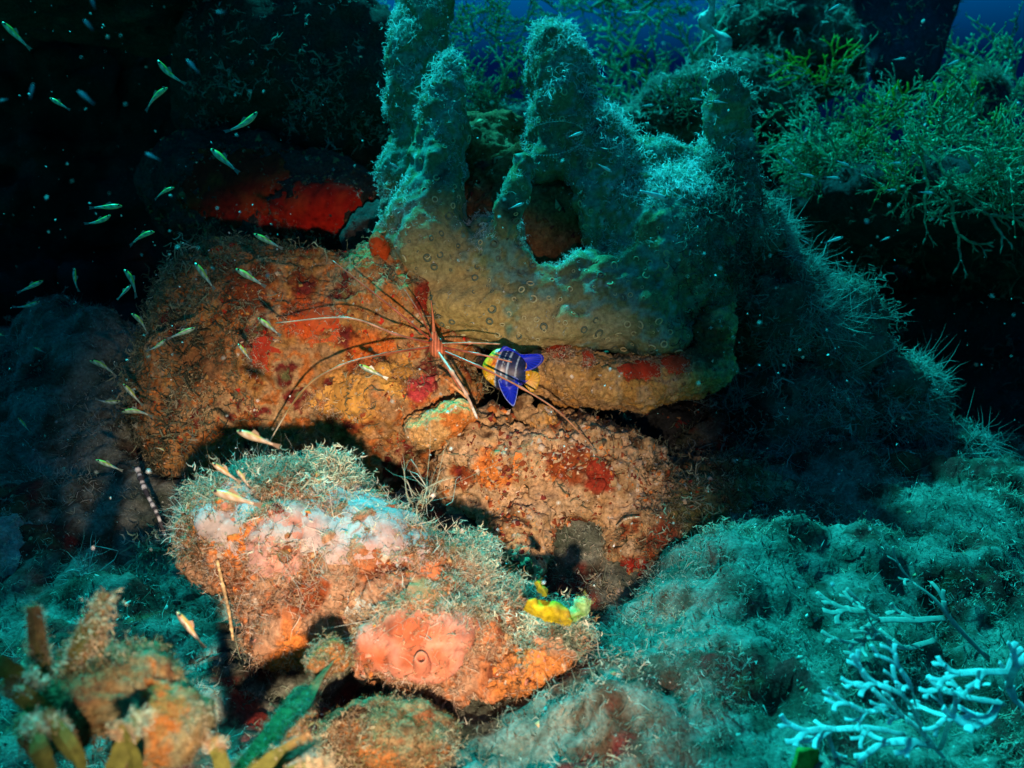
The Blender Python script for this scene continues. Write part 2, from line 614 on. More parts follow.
OCT_V = np.array([[1, 0, 0], [-1, 0, 0], [0, 1, 0], [0, -1, 0], [0, 0, 1], [0, 0, -1.0]])
def _ico():
    t = (1 + 5 ** 0.5) / 2
    v = np.array([[-1, t, 0], [1, t, 0], [-1, -t, 0], [1, -t, 0], [0, -1, t], [0, 1, t], [0, -1, -t], [0, 1, -t], [t, 0, -1], [t, 0, 1], [-t, 0, -1], [-t, 0, 1]]) / (1 + t * t) ** 0.5
    f = np.array([[0, 11, 5], [0, 5, 1], [0, 1, 7], [0, 7, 10], [0, 10, 11], [1, 5, 9], [5, 11, 4], [11, 10, 2], [10, 7, 6], [7, 1, 8], [3, 9, 4], [3, 4, 2], [3, 2, 6], [3, 6, 8], [3, 8, 9], [4, 9, 5], [2, 4, 11], [6, 2, 10], [8, 6, 7], [9, 8, 1]])
    return v, f
ICO_V, ICO_F = _ico()

CRUMB_V = np.array([[-.7, -.6, -.5], [.8, -.5, -.5], [.6, .7, -.5], [-.6, .6, -.5], [-.5, -.4, .55], [.45, -.5, .6], [.5, .45, .5], [-.4, .5, .65]])
CRUMB_F = np.array([[4, 5, 6], [4, 6, 7], [0, 1, 5], [0, 5, 4], [1, 2, 6], [1, 6, 5], [2, 3, 7], [2, 7, 6], [3, 0, 4], [3, 4, 7]])

def nubs(p, n, size, colours, seed=0, squash=0.7, sink=0.3):
    r = np.random.default_rng(seed + 77)
    N = len(p)
    s = size * (0.22 + 1.5 * r.random((N, 1, 1)) ** 4)
    base = CRUMB_V[None] * (1 + r.normal(0, 0.34, (N, 8, 1))) * np.stack([np.ones(N), 0.7 + 0.6 * r.random(N), squash * (0.6 + 0.7 * r.random(N))], 1)[:, None, :]
    a = unit(np.cross(n, r.normal(0, 1, (N, 3)))); b = np.cross(n, a)
    M = np.stack([a, b, n], 1)
    v = p[:, None, :] + s * np.einsum('nij,njk->nik', base, M) - n[:, None, :] * s * sink
    col = np.array(colours, float)[r.integers(0, len(colours), N)] * (0.7 + 0.6 * r.random((N, 1)))
    c = np.repeat(np.clip(col, 0.005, 0.9)  , 8, 0)
    f = (CRUMB_F[None] + (np.arange(N) * 8)[:, None, None]).reshape(-1, 3)
    return v.reshape(-1, 3), f, c

def crust(name, sm, parent, px, py, d, r, thick, colours, label=None, seed=0, stretch=(1, 1), wob=0.35, mat=None, freq=40, maxdz=0.05, frill=420, relief=0.0007):
    """a soft sheet of sponge lying on the rock sm"""
    v, f, n = sm
    ctr = V3(px, py, d)
    q = to_view(v) - ctr
    rad = r * d / FPX
    e = np.sqrt((q[:, 0] / stretch[0]) ** 2 + (q[:, 1] / stretch[1]) ** 2) / rad + wob * fbm(v, freq, 3, 0.55, seed) + 0.35 * fbm(v, 130, 3, 0.6, seed + 2)
    tocam = unit(CAM - v)
    e = np.where(((n * tocam).sum(1) < -0.1) | (np.abs(q[:, 2]) > maxdz + rad), 9, e)
    inside = e < 1.0
    ff = f[inside[f].all(1)]
    if len(ff) == 0:
        return None
    lab = np.arange(len(v))
    while True:
        m = lab[ff].min(1)
        new = lab.copy()
        np.minimum.at(new, ff.ravel(), np.repeat(m, ff.shape[1]))
        if (new == lab).all():
            break
        lab = new
    ids, cn = np.unique(lab[ff[:, 0]], return_counts=True)
    ff = ff[lab[ff[:, 0]] == ids[cn.argmax()]]
    used = np.unique(ff)
    remap = -np.ones(len(v), int); remap[used] = np.arange(len(used))
    ff = remap[ff]
    p, nn, e = v[used], n[used], e[used]
    thick = thick * 0.62
    h = thick * np.sqrt(np.clip(1 - np.clip(e, 0, 1) ** 4, 0, 1)) - thick * 0.5 * ss(0.9, 1.0, e)
    h = h + thick * 0.55 * fbm(p, 80, 4, 0.55, seed + 3) + 0.0022 * (1 - ss(0.8, 1.0, e))
    h = h + relief * (fbm(p, 140, 3, 0.6, seed + 15, ridge=True) + 0.5 * fbm(p, 330, 2, 0.5, seed + 16)) * ss(1.0, 0.7, e)
    p = p + nn * h[:, None]
    pal = np.array(colours, float)
    t = np.clip(fbm(p, 50, 3, 0.5, seed + 4) * 0.9 + 0.5, 0, 0.999) * (len(pal) - 1)
    i = t.astype(int); fr = (t - i)[:, None]
    c = pal[i] * (1 - fr) + pal[np.minimum(i + 1, len(pal) - 1)] * fr
    c = np.clip(c * (1 + 0.35 * fbm(p, 170, 3, 0.6, seed + 21))[:, None], 0.004, 0.9)
    c = c * (1 - 0.45 * (worley(p, 190, seed + 22) < 0.26))[:, None]          # pin-prick pores
    o = put(name, p, ff, mat or M_CRUST, c, parent)
    if label:
        o["label"] = label
    if frill:
        nn2 = normals(p, ff)
        es = e
        got = sample(p, ff, nn2, frill, lambda c, n, px, py: 0.04 + ss(0.55, 0.95, es[ff[:, 0]]))
        if got:
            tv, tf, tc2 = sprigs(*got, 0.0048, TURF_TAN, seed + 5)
            k = put("turf_algae", tv, tf, M_TURF, tc2, None, kind="stuff")
            k.parent = o
            k.location = k.location - parent.location - o.location
    return o

def tube(path, radii, sides=6, cap=True, flat=1.0, flatdir=None):
    """swept tube along points"""
    path = np.asarray(path, float); m = len(path)
    t = unit(np.gradient(path, axis=0))
    ref = np.array(flatdir if flatdir is not None else (0.3, -0.9, 0.31))
    v = []
    for i in range(m):
        a = unit(np.cross(t[i], ref)); b = np.cross(t[i], a)
        for s in range(sides):
            th = 2 * math.pi * s / sides
            v.append(path[i] + radii[i] * (math.cos(th) * a + flat * math.sin(th) * b))
    f = []
    for i in range(m - 1):
        for s in range(sides):
            s2 = (s + 1) % sides
            f.append([i * sides + s, i * sides + s2, (i + 1) * sides + s2, (i + 1) * sides + s])
    if cap:
        f.append(list(range(sides))[::-1]); f.append([(m - 1) * sides + s for s in range(sides)])
    return np.array(v), f

def spline(pts, n=12):
    """Catmull-Rom through points"""
    p = [np.asarray(q, float) for q in pts]
    p = [2 * p[0] - p[1]] + p + [2 * p[-1] - p[-2]]
    out = []
    segs = len(p) - 3
    for i in range(segs):
        k = max(2, n // segs)
        for j in range(k):
            t = j / k
            a, b, c, d = p[i:i + 4]
            out.append(0.5 * (2 * b + (c - a) * t + (2 * a - 5 * b + 4 * c - d) * t * t + (3 * b - a - 3 * c + d) * t ** 3))
    out.append(p[-2])
    return np.array(out)

# colour families (pigments; DARK also paints in the black of recesses)
TAN = (0.42, 0.27, 0.13); OCHRE = (0.50, 0.26, 0.07); ORANGE = (0.60, 0.20, 0.045); RUST = (0.25, 0.06, 0.02)
RED = (0.50, 0.03, 0.012); MAROON = (0.16, 0.025, 0.02); OLIVE = (0.15, 0.15, 0.06); BROWN = (0.14, 0.075, 0.035)
PALE = (0.62, 0.55, 0.45); PINK = (0.70, 0.30, 0.24); DARK = (0.03, 0.035, 0.035); GREY = (0.32, 0.30, 0.27)
TURF_PALE = [(0.62, 0.60, 0.48), (0.50, 0.46, 0.32), (0.40, 0.40, 0.28), (0.66, 0.55, 0.38)]
TURF_TAN = [(0.56, 0.40, 0.24), (0.66, 0.50, 0.32), (0.45, 0.28, 0.14), (0.70, 0.60, 0.45), (0.35, 0.16, 0.07)]
TURF_TEAL = [(0.35, 0.42, 0.34), (0.26, 0.34, 0.26), (0.46, 0.50, 0.42), (0.18, 0.24, 0.17)]
TURF_DARK = [(0.12, 0.16, 0.12), (0.18, 0.22, 0.17), (0.08, 0.11, 0.08)]

# ================================================================== SETTING
# the seabed: one sheet to the horizon, fine under the reef, rising to a dark reef wall behind
def axis(lo, hi, step, far, grow=1.22):
    a = list(np.arange(lo, hi + 1e-6, step))
    s, x = step, a[-1]
    while x < far:
        s *= grow; x += s; a.append(x)
    s, x = step, a[0]
    pre = []
    while x > -far:
        s *= grow; x -= s; pre.append(x)
    return np.array(pre[::-1] + a)
gx = axis(-0.75, 0.80, 0.005, 60)
gy = axis(0.35, 1.35, 0.005, 60)
XX, YY = np.meshgrid(gx, gy, indexing='ij')
pts = np.stack([XX.ravel(), YY.ravel(), np.zeros(XX.size)], 1)
def ground(x, y):
    p = np.stack([x, y, np.zeros_like(x)], 1)
    z = 0.005 + (0.10 - 0.06 * ss(0.2, 0.45, x)) * ss(0.55, 1.15, y)
    z = z + 0.020 * fbm(p, 7, 3, 0.5, 3) + 0.026 * fbm(p, 17, 3, 0.5, 4)
    # mounds at the lower right
    for (px, py, d, r, hh) in [(680, 610, 0.78, 0.085, 0.030), (850, 600, 0.80, 0.11, 0.040), (760, 720, 0.62, 0.08, 0.022),
                               (990, 560, 0.95, 0.12, 0.05), (620, 720, 0.64, 0.07, 0.025), (30, 570, 0.86, 0.06, 0.035),
                               (90, 480, 1.15, 0.16, 0.10), (30, 640, 0.75, 0.06, 0.01)]:
        c = P(px, py, d)
        z = z + hh * np.exp(-((x - c[0]) ** 2 + (y - c[1]) ** 2) / r ** 2)
    # a trough in front of the rubble slope
    c = P(572, 585, 0.80)
    z = z - 0.06 * np.exp(-((x - c[0]) ** 2 + (y - c[1]) ** 2) / 0.06 ** 2)
    # reef wall behind
    top = 0.50 * ss(-0.1, -0.45, x) + 0.14 + 0.13 * ss(0.15, 0.5, x) - 0.3 * ss(4, 12, np.abs(x))
    wall = ss(2.4, 3.2, y + 0.08 * fbm(p, 4, 2, 0.5, 8))
    z = z + wall * np.maximum(top, 0) * (1 + 0.25 * fbm(p, 6, 3, 0.5, 9))
    return z
Z = ground(XX.ravel(), YY.ravel())
fade = np.exp(-np.maximum(YY.ravel() - 1.6, 0) ** 2 / 4)
pts[:, 2] = Z
nx, ny = XX.shape
ii = np.arange(nx * ny).reshape(nx, ny)
gf = np.stack([ii[:-1, :-1].ravel(), ii[1:, :-1].ravel(), ii[1:, 1:].ravel(), ii[:-1, 1:].ravel()], 1)
gn = normals(pts, gf)
near = np.exp(-(np.maximum(np.abs(XX.ravel()) - 0.9, 0) ** 2 + np.maximum(YY.ravel() - 1.4, 0) ** 2))
pts = pts + gn * (near * (0.014 * fbm(pts, 34, 3, 0.55, 12) + 0.004 * fbm(pts, 100, 2, 0.5, 13, True) + 0.004 * (0.5 - worley(pts, 60, 14))))[:, None]
gn = normals(pts, gf)
gcol = pigment(pts, [DARK, (0.04, 0.06, 0.04), (0.10, 0.12, 0.09), (0.17, 0.19, 0.15), (0.07, 0.06, 0.04), MAROON, BROWN], 20, 21)
seabed = put("seabed", pts, gf, M_ROCK, gcol, base=np.zeros(3))
tag(seabed, "dim teal seabed overgrown with turf, running back to the dark reef wall", kind="structure")

def ground_keep(c, n, px, py):
    m = fbm(c, 26, 3, 0.5, 33)
    return (0.3 + ss(-0.15, 0.25, m)) * (n[:, 2] > 0.15) * (c[:, 1] < 1.35)
parts = []
p, n = sample(pts, gf, gn, 10000, ground_keep)
parts.append(sprigs(p, n, 0.0075, TURF_DARK + TURF_TEAL, 1, hfreq=20))
p, n = sample(pts, gf, gn, 24000, lambda c, n, px, py: (n[:, 2] > 0) * (c[:, 1] < 1.25) * (0.25 + ss(-0.2, 0.2, fbm(c, 24, 2, 0.5, 37))))
parts.append(filaments(p, n, 0.0042, 0.0008, TURF_TEAL + TURF_DARK, 3, 1.6, 0.2, 1.5, 2, 1.6, 3))
p, n = sample(pts, gf, gn, 8000, lambda c, n, px, py: (px > 540) * (c[:, 1] < 0.95) * (0.1 + ss(-0.1, 0.3, fbm(c, 18, 2, 0.5, 35))))
parts.append(sprigs(p, n, 0.0062, TURF_TEAL + TURF_PALE, 2, hfreq=26))
v, f, c = join(parts)
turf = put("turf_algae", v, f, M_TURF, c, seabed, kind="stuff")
p, n = sample(pts, gf, gn, 3500, lambda c, n, px, py: (c[:, 1] < 1.2) * ss(-0.1, 0.4, fbm(c, 30, 2, 0.5, 36)))
v, f, c = nubs(p, n, 0.0018, [GREY, PALE, TAN, BROWN, (0.3, 0.34, 0.28)], 4)
put("shell_grit", v, f, M_NUB, c, seabed, kind="stuff")

# ================================================================== ROCKS
def rock_thing(name, label, cat, shapes, h, palette, seed, patches=(), pfreq=28, turf=(), grit=None, **kw):
    v, f, n, sm = rough_rock(shapes, h, seed=seed, **kw)
    o = put(name, v, f, M_ROCK, pigment(v, palette, pfreq, seed, patches))
    tag(o, label, cat)
    prt = []
    for i, t in enumerate(turf):
        t = dict(t)
        got = sample(v, f, n, t.pop('count'), t.pop('keep', None))
        if got:
            if 'size' in t:
                prt.append(sprigs(*got, t.pop('size'), t.pop('colours'), seed=seed * 7 + i, **t))
                continue
            prt.append(filaments(*got, t.pop('length'), t.pop('width'), t.pop('colours'), seed=seed * 7 + i, **t))
    if prt:
        tv, tf, tcol = join(prt)
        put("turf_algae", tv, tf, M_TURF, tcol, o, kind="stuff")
    if grit:
        g = dict(grit)
        got = sample(v, f, n, g['count'], g.get('keep'))
        if got:
            gv, gfc, gc = nubs(*got, g['size'], g['colours'], seed)
            put("coral_grit", gv, gfc, M_NUB, gc, o, kind="stuff")
    return o, sm, (v, f, n)

def nz_keep(freq, lo, hi, seed, extra=None):
    def k(c, n, px, py):
        w = ss(lo, hi, fbm(c, freq, 3, 0.5, seed))
        return w * extra(c, n, px, py) if extra else w
    return k

# --- the near boulder with pink sponges
boulder, b_sm, b_m = rock_thing(
    "boulder", "pale orange boulder shaggy with turf in the torchlight, pink and bluish sponges on it", "boulder",
    [E(290, 535, 0.74, 88, 56, 0.058, -8), E(375, 566, 0.735, 84, 54, 0.06, -22), E(425, 632, 0.70, 78, 58, 0.05, -25), E(520, 658, 0.70, 60, 28, 0.045, 22),
     E(305, 605, 0.72, 60, 52, 0.05), E(470, 602, 0.73, 48, 34, 0.05, -20), E(240, 522, 0.75, 44, 36, 0.045), E(400, 800, 0.72, 150, 92, 0.07), E(300, 500, .76, 50, 26, .04)],
    0.0034, [(0.14, 0.04, 0.02), (0.36, 0.14, 0.06), (0.34, 0.20, 0.12), (0.42, 0.26, 0.16), (0.30, 0.17, 0.10), (0.42, 0.17, 0.07), (0.18, 0.06, 0.03), OLIVE], 41,
    patches=[(280, 505, 0.69, 14, MAROON), (240, 545, 0.69, 26, ORANGE), (300, 660, 0.69, 40, ORANGE), (530, 680, 0.68, 45, (0.55, 0.22, 0.06)), (310, 590, .68, 22, RUST)],
    turf=[dict(count=10000, keep=lambda c, n, px, py: 0.12 + ss(-0.2, 0.25, fbm(c, 30, 3, 0.5, 44)), size=0.0066, colours=[(0.2, 0.09, 0.04), (0.36, 0.2, 0.1), (0.45, 0.30, 0.18), (0.58, 0.46, 0.32), (0.4, 0.2, 0.09)]),
          dict(count=9500, keep=lambda c, n, px, py: (n[:, 2] > 0.1) * (ss(505, 470, py) + 0.9 * ss(440, 490, px) * (py < 650)) * (0.2 + ss(-.25, .15, fbm(c, 36, 3, .5, 47))), size=0.0085, colours=[(0.2, 0.28, 0.2), (0.34, 0.38, 0.28)] + TURF_PALE, up=0.3, spread=0.8),
          dict(count=7000, keep=lambda c, n, px, py: 0.3 + ss(-.2, .2, fbm(c, 22, 3, .5, 49)), length=0.0050, width=0.0005, colours=[(0.6, 0.5, 0.38), (0.5, 0.34, 0.2), (0.66, 0.6, 0.5)], clump=4, spread=1.5, curl=1.8, segs=4),
          dict(count=500, keep=lambda c, n, px, py: (n[:, 2] > 0.3) * (py < 560), size=0.011, colours=TURF_PALE, up=0.5, spread=0.7)],
    grit=dict(count=4000, size=0.0022, colours=[ORANGE, TAN, (.45, .38, .3), RUST, (0.5, 0.3, 0.18), (.5, .22, .15)], keep=nz_keep(24, -0.2, 0.3, 46)), amp=0.010, freq=34, knob=0.007, kfreq=60, sub=True)
WHITE_BLUE = [(0.34, 0.31, 0.30), (0.42, 0.38, 0.36), (0.40, 0.34, 0.33), (0.44, 0.28, 0.25), (0.34, 0.33, 0.33)]
PINKS = [(0.46, 0.24, 0.20), (0.52, 0.32, 0.28), (0.48, 0.18, 0.11), (0.5, 0.34, .3)]
crust("sponge_crust", b_sm, boulder, 226, 520, 0.69, 40, 0.005, WHITE_BLUE, "bluish white sponge crust on the boulder's rounded end", 1, (1, 0.8))
crust("sponge_crust", b_sm, boulder, 340, 527, 0.68, 60, 0.006, WHITE_BLUE, "broad bluish white sponge crust along the boulder's crest", 2, (1.5, 0.62))
crust("sponge_crust", b_sm, boulder, 395, 548, 0.68, 38, 0.005, [(0.42, .36, .35), (0.46, 0.27, 0.24)], "pale pink sponge crust below the boulder's crest", 3, (1.1, 0.7))
crust("sponge_crust", b_sm, boulder, 276, 538, 0.68, 36, 0.005, PINKS, "salmon pink sponge crust between two white ones", 4, (0.9, 1.1))
big_pink = crust("sponge_crust", b_sm, boulder, 420, 652, 0.65, 54, 0.008, [(0.40, 0.10, 0.04), (0.50, 0.18, 0.10), (0.56, 0.26, 0.19), (0.50, 0.19, 0.12), (0.38, 0.11, 0.05)], "salmon orange sponge with one raised vent", 5, (1.05, 0.72), frill=1100, wob=0.5, relief=0.0010)
crust("sponge_crust", b_sm, boulder, 424, 604, 0.66, 30, 0.005, [(0.52, 0.13, 0.04), (0.56, 0.19, 0.08), (.45, .14, .06)], "small orange sponge lobe above the vented one", 6, (0.8, 1.1))
crust("sponge_crust", b_sm, boulder, 360, 605, 0.68, 18, 0.004, [(0.40, 0.52, 0.50), (0.52, 0.6, 0.58)], "grey blue sponge tuft on the boulder's side", 7)

def lathe(prof, origin, axis_v, sides=14):
    ax = unit(np.asarray(axis_v, float)); a = unit(np.cross(ax, (0.31, 0.2, 0.93))); b = np.cross(ax, a)
    v, f = [], []
    for (r, z) in prof:
        for s in range(sides):
            th = 2 * math.pi * s / sides
            v.append(np.asarray(origin) + ax * z + r * (math.cos(th) * a + math.sin(th) * b))
    for i in range(len(prof) - 1):
        for s in range(sides):
            s2 = (s + 1) % sides
            f.append([i * sides + s, i * sides + s2, (i + 1) * sides + s2, (i + 1) * sides + s])
    return np.array(v), f

def surf_point(sm, px, py):
    """nearest place of a rock's front seen at a pixel, and its normal"""
    v, f, n = sm
    x, y, z = project(v)
    m = ((n * unit(CAM - v)).sum(1) > 0.05)
    dd = np.where(m, (x - px) ** 2 + (y - py) ** 2, 1e9)
    cand = np.argsort(dd)[:6]
    i = cand[np.argmin(z[cand])]
    return v[i], n[i]

q, qn = surf_point(b_sm, 425, 655)
ax_v = unit(qn * 0.25 + UP * 0.75 + np.array([0, -0.6, 0]))
prof = [(0.0085, -0.006), (0.0070, 0.004), (0.0058, 0.010), (0.0050, 0.0135), (0.0040, 0.0145), (0.0028, 0.0132), (0.0022, 0.009), (0.0012, 0.005), (0.0002, 0.0045)]
lv, lf = lathe([(a * 0.8, b * 0.85) for a, b in prof], q + qn * 0.005, ax_v)
lv = lv + 0.0011 * np.stack([fbm(lv, 130, 3, .6, 70 + k) for k in (1, 2, 3)], 1)
vent = put("sponge_vent", lv, lf, M_CRUST, np.tile((0.55, 0.20, 0.12), (len(lv), 1)), boulder)

# --- the yellow and lime sponge lobes on the boulder's tip
def lobes(name, label, cat, shapes, col, h=0.0012, mat=M_CRUST, amp=0.0035, fluff=90):
    v, f = surface(shapes, h, 0.003, warp=0.002, wfreq=90, seed=5)
    n = normals(v, f)
    v = v + n * (amp * fbm(v, 150, 3, 0.5, 6))[:, None]
    t = (0.5 + 0.5 * np.clip(fbm(v, 110, 3, 0.5, 4) * 1.6, -1, 1))[:, None]
    o = put(name, v, f, mat, np.array(col[0]) * (1 - t) + np.array(col[1]) * t)
    if cat: tag(o, label, cat)
    pv, pn = sample(v, f, normals(v, f), fluff)
    tv, tf, tc2 = sprigs(pv, pn, 0.0026, [tuple(np.array(col[0]) * .8), tuple(col[1]), (0.5, 0.45, 0.3)], 9)
    put("fine_growth", tv, tf, M_TURF, tc2, o, kind="stuff")
    return o
def leaf_sheet(name, label, cat, mid, half, d, cols, seed, ruffle=0.004):
    """a thin crinkled sheet along the points mid, half wide (pixels)"""
    nu, nv = 36, 13
    path = spline([np.array([q[0], q[1], 0.0]) for q in mid], nu)
    nu = len(path)
    t = unit(np.gradient(path, axis=0))
    side = np.stack([-t[:, 1], t[:, 0], t[:, 2]], 1)
    v, c = [], []
    rr = np.random.default_rng(seed)
    for layer in (0, 1):
        for i in range(nu):
            u = i / (nu - 1)
            hw = half * (0.35 + 0.9 * math.sin(math.pi * min(0.97, 0.06 + u * 0.9)) ** 0.8)
            for j in range(nv):
                s_ = 2 * j / (nv - 1) - 1
                lob = 1 + 0.16 * math.sin(u * 11 + (2.3 if s_ > 0 else 0)) + 0.06 * math.sin(u * 29 + 2 * s_)
                q = path[i] + side[i] * s_ * hw * lob
                z = ruffle * 0.7 * (math.sin(u * 9 + s_ * 2.2) * abs(s_) + 0.35 * math.sin(u * 17 - s_ * 3)) - 0.006 * (1 - s_ * s_)
                v.append(P(q[0], q[1], d + z + (0.0009 if layer else -0.0009) * (1.05 - s_ * s_ * 0.8)))
                c.append(s_)
    v = np.array(v); c = np.array(c)
    v = v + 0.0008 * np.stack([fbm(v, 260, 2, .5, seed + k) for k in (1, 2, 3)], 1)
    f = []
    L = nu * nv
    for i in range(nu - 1):
        for j in range(nv - 1):
            a = i * nv + j
            f.append([a, a + 1, a + nv + 1, a + nv]); f.append([L + a, L + a + nv, L + a + nv + 1, L + a + 1])
    for i in range(nu - 1):
        for a in (i * nv, i * nv + nv - 1):
            f.append([a, a + nv, L + a + nv, L + a])
    for j in range(nv - 1):
        for a in (j, (nu - 1) * nv + j):
            f.append([a, a + 1, L + a + 1, L + a])
    k = np.clip(0.5 + 0.9 * fbm(v, 130, 3, .6, seed + 9) + 0.25 * (np.abs(c) - .5), 0, 1)[:, None]
    col = np.array(cols[0]) * (1 - k) + np.array(cols[1]) * k
    o = put(name, v, f, M_LEAF, col)
    tag(o, label, cat)
    pick = rng.integers(0, len(v), 70)
    tv, tf, tc2 = sprigs(v[pick], unit(rng.normal(0, 1, (70, 3)) + UP), 0.003, [(0.4, 0.36, 0.1), (0.5, 0.45, 0.3), (0.3, 0.25, 0.12)], seed)
    put("fine_growth", tv, tf, M_TURF, tc2, o, kind="stuff")
    return o
yel = leaf_sheet("yellow_sponge", "bright yellow crinkled leafy lobe at the tip of the shaggy boulder", "sponge",
                 [(526, 604), (537, 609), (550, 610), (562, 617), (572, 622)], 8.5, 0.66, [(0.62, 0.52, 0.015), (0.38, 0.30, 0.03)], 5)
tip_y = leaf_sheet("yellow_sponge", "small narrow yellow and green flap standing just above the yellow lobe", "sponge",
                 [(536, 581), (541, 588), (546, 596)], 3.5, 0.665, [(0.5, 0.48, 0.02), (0.12, 0.22, 0.04)], 6, 0.002)
lime = leaf_sheet("lime_sponge", "small lime green frilly lobe beside the yellow lobe", "sponge",
                 [(570, 621), (577, 612), (584, 603), (587, 598)], 7.0, 0.664, [(0.16, 0.42, 0.07), (0.46, 0.72, 0.36)], 7, 0.003)

# --- the orange slab behind, where the crab sits
slab, s_sm, s_m = rock_thing(
    "rock_slab", "orange and red crusted rock slab behind the spider-legged crab", "rock",
    [E(300, 360, 1.00, 150, 105, 0.09), E(390, 320, 0.985, 85, 72, 0.07), E(215, 400, 1.0, 75, 90, 0.08), E(400, 400, 0.965, 80, 45, 0.07, 15), E(240, 310, 1.02, 80, 60, 0.07), E(330, 450, .99, 110, 50, .06)],
    0.0040, [MAROON, RUST, (0.40, 0.20, 0.06), (0.38, 0.22, 0.10), (0.48, 0.16, 0.04), TAN, MAROON, OLIVE], 57,
    patches=[(310, 322, 0.93, 26, (0.60, 0.10, 0.02)), (275, 355, 0.93, 18, (0.5, 0.05, 0.02)), (400, 375, 0.9, 24, (0.66, 0.36, 0.08)), (345, 395, 0.9, 28, (0.66, 0.34, 0.08)),
             (420, 385, 0.9, 16, (0.50, 0.06, 0.06)), (425, 300, 0.93, 18, (0.24, 0.03, 0.015)), (210, 360, .95, 40, (.25, .12, .05)), (250, 300, .95, 35, RUST), (370, 350, .93, 22, (.6, .15, .03)), (330, 385, .93, 10, MAROON)],
    turf=[dict(count=8000, keep=lambda c, n, px, py: (ss(300, 190, px) + 0.10 + 0.4 * (n[:, 2] > .5)) * (0.25 + ss(-.2, .2, fbm(c, 26, 3, .5, 59))), size=0.0072, colours=[(0.16, 0.17, 0.1), (0.34, 0.34, 0.2), (0.5, 0.44, 0.26)]),
          dict(count=2600, keep=lambda c, n, px, py: ss(260, 170, px) + 0.05, size=0.013, colours=[(0.10, 0.11, 0.07), (0.22, 0.24, 0.15), (0.38, 0.36, 0.24)], spread=0.9),
          dict(count=5000, keep=lambda c, n, px, py: ss(190, 300, px) * (0.1 + ss(-.1, .3, fbm(c, 40, 3, .5, 60))), size=0.0036, colours=[RUST, MAROON] + TURF_TAN)],
    grit=dict(count=5000, size=0.0019, colours=[TAN, ORANGE, RUST, RUST, RED, OCHRE, (0.55, 0.4, 0.25)], keep=nz_keep(22, -0.2, 0.3, 58)), amp=0.009, freq=30, sub=True, fine=0.003)
crust("sponge_crust", s_sm, slab, 312, 322, 0.91, 30, 0.004, [(0.50, 0.06, 0.015), (0.58, 0.12, 0.03), (.42, .05, .02)], "vivid orange red crust patch on the slab", 11, (1.1, 0.8))
crust("sponge_crust", s_sm, slab, 340, 398, 0.90, 30, 0.005, [(0.68, 0.38, 0.09), (0.62, 0.30, 0.06)], "ochre crust patch low on the slab", 12, (1.1, 0.7))
crust("sponge_crust", s_sm, slab, 402, 372, 0.90, 19, 0.004, [(0.68, 0.38, 0.10), (0.60, 0.28, 0.05)], "narrow ochre crust patch under the crab", 13, (0.7, 1.2))
crust("sponge_crust", s_sm, slab, 270, 352, 0.92, 22, 0.004, [(0.42, 0.03, 0.015), (0.5, 0.06, 0.02)], "dark red crust patch near the slab's shaggy end", 14, (0.9, 0.9))

# --- the little pale ledge stone below the crab's claw
stone, st_sm, _ = rock_thing(
    "ledge_stone", "small pale tan stone sticking out below the crab's white claw tip", "stone",
    [E(442, 420, 0.885, 30, 13, 0.02, 22), E(425, 430, 0.89, 18, 12, 0.02), E(455, 412, 0.885, 14, 10, 0.016)], 0.002,
    [TAN, (0.6, 0.36, 0.14), ORANGE, TAN], 61, amp=0.003, freq=70, warp=0.003,
    grit=dict(count=350, size=0.0015, colours=[TAN, PALE, OCHRE]), sub=True, knob=0.003)

# --- rubble slope with its pointed foot
rubble, r_sm, r_m = rock_thing(
    "rubble_rock", "tan and rust nubbly rock wedge pointing down beneath the black crevice", "rock",
    [E(545, 475, 0.93, 105, 52, 0.06), E(500, 450, 0.91, 60, 34, 0.05), K(520, 520, 0.89, 36, 533, 588, 0.83, 9), E(672, 534, 0.92, 78, 54, 0.06), E(652, 562, 0.90, 28, 46, 0.05), E(555, 450, 0.93, 62, 18, 0.05), E(720, 510, 0.95, 80, 46, 0.06), E(590, 488, .92, 75, 32, .05)],
    0.0036, [MAROON, RUST, TAN, (0.52, 0.37, 0.22), (0.5, 0.33, 0.18), TAN, BROWN, RUST], 71,
    patches=[(570, 465, 0.87, 24, RUST), (640, 575, 0.86, 22, (0.32, 0.03, 0.02)), (600, 475, 0.87, 18, (0.3, 0.04, 0.02)), (720, 500, .89, 60, OLIVE), (660, 540, .87, 22, (.26, .06, .03)), (490, 470, .87, 22, ORANGE)],
    turf=[dict(count=8000, keep=lambda c, n, px, py: (ss(590, 700, px) + 0.10 + 0.8 * (py > 525) * (px > 545)) * (0.25 + ss(-.2, .2, fbm(c, 26, 3, .5, 73))), size=0.0060, colours=[(0.12, 0.10, 0.06), (0.3, 0.22, 0.12), (0.34, 0.36, 0.24), (0.5, 0.46, 0.3)]),
          dict(count=2200, keep=lambda c, n, px, py: ss(620, 720, px) + 0.03, size=0.011, colours=[(0.10, 0.09, 0.05), (0.2, 0.22, 0.14), (0.36, 0.36, 0.24)], spread=0.9)],
    grit=dict(count=9000, size=0.0024, colours=[TAN, (0.46, 0.31, 0.18), (.5, .42, .32), ORANGE, RUST, BROWN, RUST, MAROON, (0.5, 0.38, 0.24)], keep=lambda c, n, px, py: ss(760, 640, px) * (0.15 + ss(-.2, .3, fbm(c, 22, 3, .5, 72)))), amp=0.011, freq=36, knob=0.008, kfreq=85, sub=True, fine=0.0034)
